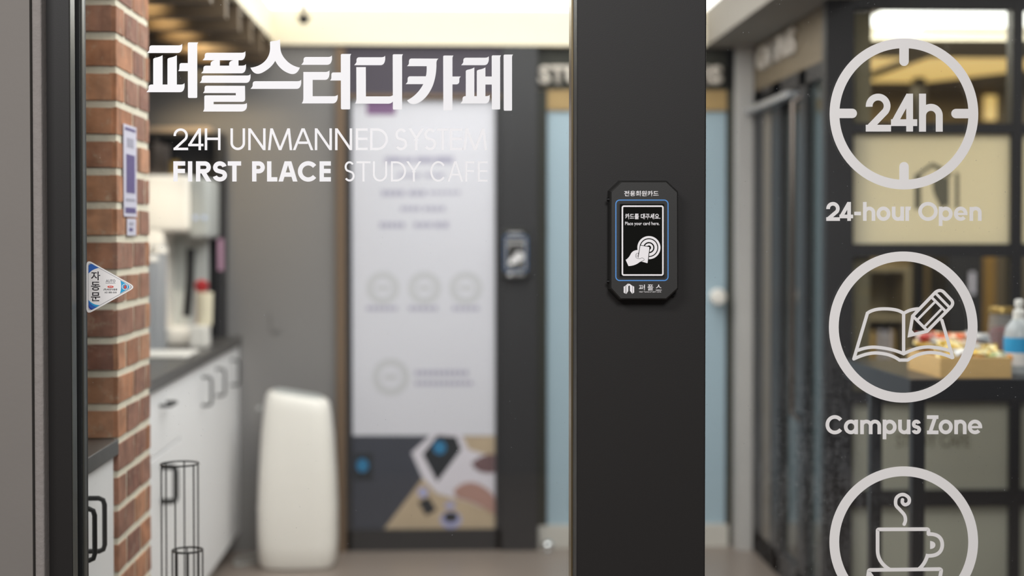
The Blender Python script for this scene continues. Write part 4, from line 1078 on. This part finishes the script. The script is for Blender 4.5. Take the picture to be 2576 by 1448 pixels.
# emblem and lettering on the frosted panes
ge = lambda pts: [(2060 + a / 2.413, b_ / 2.413) for a, b_ in pts]
m = MB(); YE2 = YWn + .0185
for q in ([(580, 1060), (600, 1050), (690, 985), (810, 1050), (790, 1075), (690, 1010), (620, 1060), (620, 1270), (580, 1270)], [(690, 1090), (735, 1050), (775, 1080), (775, 1240), (745, 1270), (700, 1180), (690, 1140)], [(775, 1050), (790, 1055), (790, 1265), (775, 1250)], [(828, 1045), (850, 1052), (850, 1260), (828, 1270)]):
    m.path(ge(q), YE2, .0012)
o = m.build('pane_emblem', M['frost_mark']); tag(o, 'grey folded-house emblem on the upper frosted pane', 'emblem')
m = MB(); text(m, 'STUDY CAFE', 2255, 2440, 1090, 1124, YE2, 0.0, .0012); o = m.build('pane_lettering', M['frost_mark']); tag(o, 'faint grey STUDY CAFE lettering on the lower frosted pane', 'lettering')
# ceiling of lobby right of window wall
struct(MB().box(XRt + .1, 3.4, 3.12, YWn, 2.45, 2.6).build('ceiling_right', M['ceil']))
struct(MB().box(3.3, 3.4, 3.12, 9.6, 0, 2.6).build('wall_far_right', M['wall_grey']))

# room behind the window wall
struct(MB().box(1.3, 3.3, 9.3, 9.4, 0, 2.6).build('wall_room_back', M['olive']))
struct(MB().box(XR + .1, XR + .16, YWn + .06, 9.3, 0, 2.6).build('wall_room_left', M['beige']))
struct(MB().box(1.4, 3.3, 7.02, 9.3, 2.285, 2.6).build('ceiling_room', M['ceil']))
struct(MB().box(1.4, 3.3, YWn + .06, 7.02, 2.35, 2.6).build('ceiling_room_front', M['ceil']))
t = thing('ceiling_light', 'bright white light panel seen through the top of the gridded window', 'ceiling light', (2.3, 6.3, 2.34))
MB().box(x(2150, 7), 3.2, 5.6, 6.99, 2.338, 2.349).build('diffuser', M['light'], t)
MB().box(x(2140, 7), 3.25, 6.99, 7.02, 2.278, 2.36).build('cove_frame', M['cove'], t)
t = thing('ceiling_light', 'warm dim ceiling panel deep in the room behind the gridded window', 'ceiling light', (2.3, 8.3, 2.28))
MB().poly3([Vector((1.95, 7.75, 2.284)), Vector((2.28, 7.75, 2.284)), Vector((2.28, 8.6, 2.284)), Vector((1.75, 8.6, 2.284))], Vector((0, 0, -.01))).poly3([Vector((2.42, 7.75, 2.284)), Vector((3.2, 7.75, 2.284)), Vector((3.2, 8.0, 2.284)), Vector((2.75, 8.9, 2.284)), Vector((2.42, 8.9, 2.284))], Vector((0, 0, -.01))).build('diffuser', M['light_warm'], t)
q = P(2275, 80, 6.75)
t = thing('round_ceiling_lamp', 'round white ceiling lamp glowing above the clock ring', 'ceiling lamp', q)
MB().lathe([(0, 0), (.06, .002), (.075, .015), (.078, .04), (0, .04)], q, 32).build('lamp_cover', M['lamp_white'], t, True)
MB().lathe([(.03, .03), (.03, 2.338 - q.z), (0, 2.338 - q.z)], q, 16).build('lamp_base', M['white_pump'], t, True)
for i, (px_, py_) in enumerate(((2156, 140), (2160, 213))):
    q = P(px_ + 8 * i, py_, 6.6 + .3 * i)
    t = thing('pendant_lamp', ('upper' if i == 0 else 'lower') + ' small glowing pendant lamp at the left edge of the gridded window', 'lamp', q)
    MB().lathe([(0, -.025), (.016, -.02), (.024, 0), (.016, .02), (0, .025)], q, 20).build('bulb', M['lamp_white' if i == 0 else 'lamp'], t, True)
    MB().tube([q + Vector((0, 0, .02)), Vector((q.x, q.y, 2.345))], .003, 6).build('lamp_cord', M['dark'], t)
# furniture of that room
Yr = 9.28
def pan(name, px0, px1, py0, py1, mt, lab, ct, Y=Yr, d=.02):
    o_ = MB().pbox(px0, px1, py0, py1, Y - d, d - .001, .003).build(name, M[mt]); tag(o_, lab, ct); return o_
def floorbox(name, px0, px1, py0, Y, d, mt, lab, ct):
    a_ = P(px0, py0, Y); c_ = P(px1, py0, Y)
    t_ = thing(name, lab, ct, ((a_.x + c_.x) / 2, Y + d / 2, 0)); return t_, a_, c_
t_, a_, c_ = floorbox('bookcase', 2150, 2292, 668, 8.3, .35, 'olive', 'olive brown bookcase seen at the left of the gridded window', 'bookcase')
MB().box(a_.x, a_.x + .03, 8.3, 8.65, 0, a_.z).box(c_.x - .03, c_.x, 8.3, 8.65, 0, a_.z).box(a_.x, c_.x, 8.63, 8.65, 0, a_.z).build('carcass', M['beige'], t_)
for z in (.1, .38, .66, .94, a_.z - .03):
    MB().box(a_.x + .03, c_.x - .03, 8.3, 8.63, z, z + .025).build('shelf', M['beige'], t_)
for i in range(9):
    xx = a_.x + .035 + i * .022; hh = random.uniform(.15, .21); zz = .685
    o = MB().box(xx, xx + .019, 8.33, 8.5, zz, zz + hh, .002).build('book', M[random.choice(['amber', 'tan', 'lavender', 'olive', 'slat'])]); tag(o, 'upright book on the middle shelf of the olive bookcase', 'book', 'books in the olive bookcase')
t_, a_, c_ = floorbox('tall_dark_cabinet', 2382, 2472, 640, 8.0, .3, 'dark', 'tall dark cabinet behind the middle of the gridded window', 'cabinet')
MB().box(a_.x, c_.x, 8.0, 8.3, 0, 1.95, .004).build('body', M['dark'], t_)
MB().box(a_.x + .006, c_.x - .006, 7.985, 8.0, .05, 1.94, .002).build('door', M['dark'], t_)
MB().pbox(2440, 2452, 684, 740, 7.98, .004).build('paper_label', M['lavender'], t_, label='small pale paper strip')
t_, a_, c_ = floorbox('dark_post', 2304, 2328, 330, 8.6, .08, 'dark', 'slim dark post standing in the room behind the window', 'post')
MB().box(a_.x, c_.x, 8.6, 8.68, 0, 2.285).build('shaft', M['dark'], t_)
MB().box(a_.x - .02, c_.x + .02, 8.58, 8.7, 0, .02).build('foot', M['dark'], t_)
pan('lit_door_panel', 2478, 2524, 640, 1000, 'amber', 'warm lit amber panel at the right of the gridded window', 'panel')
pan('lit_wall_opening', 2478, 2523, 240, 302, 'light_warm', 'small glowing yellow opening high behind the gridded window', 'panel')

# ---------------- bar table with snacks
YT, zt = 4.3, P(2400, 953, 4.3).z
XT = x(2300, YT)
t = thing('bar_table', 'black high table in front of the gridded window', 'table', (2.1, 4.6, 0))
MB().box(XT - .01, 3.0, YT, 5.0, zt - .06, zt, .003).build('tabletop', M['table'], t)
lw = x(2333, YT) - XT
for (xa_, ya_) in ((XT, YT + .01), (XT, YT + .44), (2.9, YT + .01), (2.9, YT + .62)):
    MB().box(xa_, xa_ + lw, ya_, ya_ + .035, 0, zt - .06, .002).build('leg', M['table'], t)
# tray
xa_, xb_ = x(2366, 4.335), x(2546, 4.335); ya_, yb_ = 4.335, 4.64; zh = P(0, 907, 4.335).z
t = thing('snack_tray', 'pale wooden box tray full of wrapped snacks on the black table', 'tray', ((xa_ + xb_) / 2, (ya_ + yb_) / 2, zt))
MB().box(xa_, xb_, ya_, yb_, zt, zt + .008).build('tray_bottom', M['tray'], t)
for q in ((xa_, xb_, ya_, ya_ + .009), (xa_, xb_, yb_ - .009, yb_), (xa_, xa_ + .009, ya_ + .009, yb_ - .009), (xb_ - .009, xb_, ya_ + .009, yb_ - .009)):
    MB().box(*q, zt + .008, zh, .001).build('tray_side', M['tray'], t)
def sachet_mesh(L_, W_, T_):
    bm = bmesh.new(); nx, ny = 12, 6; top = []; bot = []
    for i in range(nx + 1):
        u = i / nx; e = min(u, 1 - u); k = min(1, max(0, (e - .08) / .22)); rt = []; rb = []
        for j in range(ny + 1):
            v = j / ny; bl = math.sin(math.pi * v) ** .6 * k ** .6
            wv = .0016 * math.sin(9 * math.pi * v) * (1 - k)
            xx = (u - .5) * L_; yy = (v - .5) * W_ * (1 - .12 * math.sin(math.pi * k / 2))
            crk = .0012 * math.sin(u * 31 + v * 17)
            rt.append(bm.verts.new((xx, yy, T_ / 2 * bl + wv + .0004 + crk * bl))); rb.append(bm.verts.new((xx, yy, -T_ / 2 * bl + wv - .0004)))
        top.append(rt); bot.append(rb)
    for i in range(nx):
        for j in range(ny):
            bm.faces.new([top[i][j], top[i + 1][j], top[i + 1][j + 1], top[i][j + 1]]); bm.faces.new([bot[i][j], bot[i][j + 1], bot[i + 1][j + 1], bot[i + 1][j]])
    for i in range(nx):
        bm.faces.new([top[i][0], bot[i][0], bot[i + 1][0], top[i + 1][0]]); bm.faces.new([top[i][ny], top[i + 1][ny], bot[i + 1][ny], bot[i][ny]])
    for j in range(ny):
        bm.faces.new([top[0][j], top[0][j + 1], bot[0][j + 1], bot[0][j]]); bm.faces.new([top[nx][j], bot[nx][j], bot[nx][j + 1], top[nx][j + 1]])
    me_ = bpy.data.meshes.new('sachet'); bm.to_mesh(me_); bm.free()
    for p in me_.polygons: p.use_smooth = True
    return me_
wraps = {}
for nm, c1, c2 in (('gold', 'd8b24c', 'efe3b0'), ('green', '9aa86a', 'e2e2c8'), ('white', 'e8e6e4', 'c9cfd6'), ('red', 'b8403a', 'e8d8cc'), ('orange', 'd8693a', 'f0d8b8')):
    k = N(nm + '_wrapper'); ge_ = k.n('ShaderNodeTexCoord'); nz = k.n('ShaderNodeTexNoise'); nz.inputs['Scale'].default_value = 55; k.l(ge_.outputs['Object'], nz.inputs['Vector'])
    rp = k.n('ShaderNodeValToRGB'); rp.color_ramp.interpolation = 'CONSTANT'; rp.color_ramp.elements[0].color = srgb(c1) + (1,); rp.color_ramp.elements[1].position = .52; rp.color_ramp.elements[1].color = srgb(c2) + (1,)
    k.l(nz.outputs[0], rp.inputs[0]); k.l(rp.outputs[0], k.b.inputs['Base Color']); k.b.inputs['Roughness'].default_value = .16; k.b.inputs['Metallic'].default_value = .3
    wraps[nm] = k.m
protos = {}
for nm in wraps:
    me_ = sachet_mesh(.085, .036, .016); me_.materials.append(wraps[nm]); protos[nm] = me_
cnt = 0
def sachet(nm, X_, Y_, Z_, rx, ry, rz, s=1.0):
    o_ = bpy.data.objects.new(nm + '_snack_sachet', protos[nm]); COL.objects.link(o_); o_.location = (X_, Y_, Z_); o_.rotation_euler = (rx, ry, rz); o_.scale = (s, s, s)
    tag(o_, nm + ' wrapped snack sachet heaped in the pale wooden tray', 'snack', nm + ' snack sachets in the wooden tray')
rng = random.Random(3)
cols = {0: ['green', 'gold', 'green', 'white'], 1: ['gold', 'gold', 'green', 'white'], 2: ['orange', 'white', 'red', 'orange']}
for row in range(6):
    for c_i in range(4):
        X_ = xa_ + .035 + c_i * (xb_ - xa_ - .07) / 3; Y_ = ya_ + .03 + row * .049
        nm = rng.choice(['green', 'gold', 'green', 'white']) if row < 2 else rng.choice(['gold', 'white', 'gold']) if row < 4 else rng.choice(['orange', 'red', 'white', 'orange'])
        if c_i == 0 and row > 2: nm = rng.choice(['red', 'gold'])
        sachet(nm, X_ + rng.uniform(-.006, .006), Y_, zh + .002 + .0045 * row + (.010 if c_i in (1, 2) else 0) + rng.uniform(0, .006), rng.uniform(-.35, .35) + .3, rng.uniform(-.25, .25), rng.uniform(-.6, .6) + (1.2 if rng.random() < .4 else 0), rng.uniform(.72, .9))
for c_i in range(4):
    X_ = xa_ + .04 + c_i * .05
    sachet(['red', 'orange', 'orange', 'white'][c_i], X_, ya_ + .235, zh + .042, 1.0, rng.uniform(-.2, .2), rng.uniform(-.3, .3), .95)
# jar
Yj = 4.76; xj = x(2519, Yj); rj = (x(2551, Yj) - x(2488, Yj)) / 2; hj = P(0, 776, Yj).z - zt
t = thing('candy_jar', 'glass candy jar with a gold lid behind the wooden tray', 'jar', (xj, Yj, zt))
MB().lathe([(0, .001), (rj * .95, .001), (rj, .008), (rj, hj * .72), (rj * .92, hj * .84), (rj * .9, hj * .9), (rj * .88, hj * .9), (rj * .9, hj * .83), (rj * .95, hj * .7), (rj * .95, .012), (0, .01)], (xj, Yj, zt), 36).build('glass_body', M['jar_glass'], t, True)
MB().lathe([(0, hj * .89), (rj * .98, hj * .89), (rj * .98, hj * .98), (rj * .94, hj), (0, hj)], (xj, Yj, zt), 36).build('lid', M['gold'], t, True, 'gold screw lid')
MB().lathe([(0, .014), (rj * .92, .014), (rj * .92, hj * .60), (rj * .5, hj * .66), (0, hj * .64)], (xj, Yj, zt), 24).build('candies', M['dkred'], t, True, 'dark red wrapped candies')
# sanitizer bottle
Yb2 = 4.46; xb2 = x(2564, Yb2); rb2 = .042; hb = P(0, 757, Yb2).z - zt
t = thing('pump_bottle', 'clear pump bottle with a blue and white label at the right edge', 'bottle', (xb2, Yb2, zt))
MB().lathe([(0, .001), (rb2 * .95, .001), (rb2, .01), (rb2, hb * .50), (rb2 * .9, hb * .62), (rb2 * .5, hb * .72), (rb2 * .38, hb * .74), (0, hb * .74)], (xb2, Yb2, zt), 36).build('bottle_body', M['bottle_clear'], t, True)
MB().lathe([(rb2 + .0006, hb * .12), (rb2 + .0006, hb * .29), (rb2 + .0001, hb * .29)], (xb2, Yb2, zt), 36).build('white_label', M['sticker_white'], t, True)
MB().lathe([(rb2 + .0007, hb * .29), (rb2 + .0007, hb * .49), (rb2 + .0001, hb * .49)], (xb2, Yb2, zt), 36).build('blue_label', M['bottle_label'], t, True, 'blue label band')
MB().lathe([(0, hb * .72), (rb2 * .4, hb * .72), (rb2 * .42, hb * .84), (rb2 * .3, hb * .86), (rb2 * .18, hb * .87), (rb2 * .18, hb * .92), (0, hb * .92)], (xb2, Yb2, zt), 24).build('pump_collar', M['white_pump'], t, True)
MB().lathe([(0, hb * .90), (rb2 * .3, hb * .90), (rb2 * .3, hb * .98), (rb2 * .2, hb), (0, hb)], (xb2, Yb2, zt), 24).build('pump_head', M['white_pump'], t, True)
MB().lathe([(0, -.001), (.011, -.001), (.011, .001), (0, .001)], (0, 0, 0), 20, Matrix.Translation((xb2 - .036, Yb2 - .0235, zt + hb * .22)) @ Matrix.Rotation(-.98, 4, 'Z') @ Matrix.Rotation(math.pi / 2, 4, 'X')).build('label_badge', M['badge'], t)
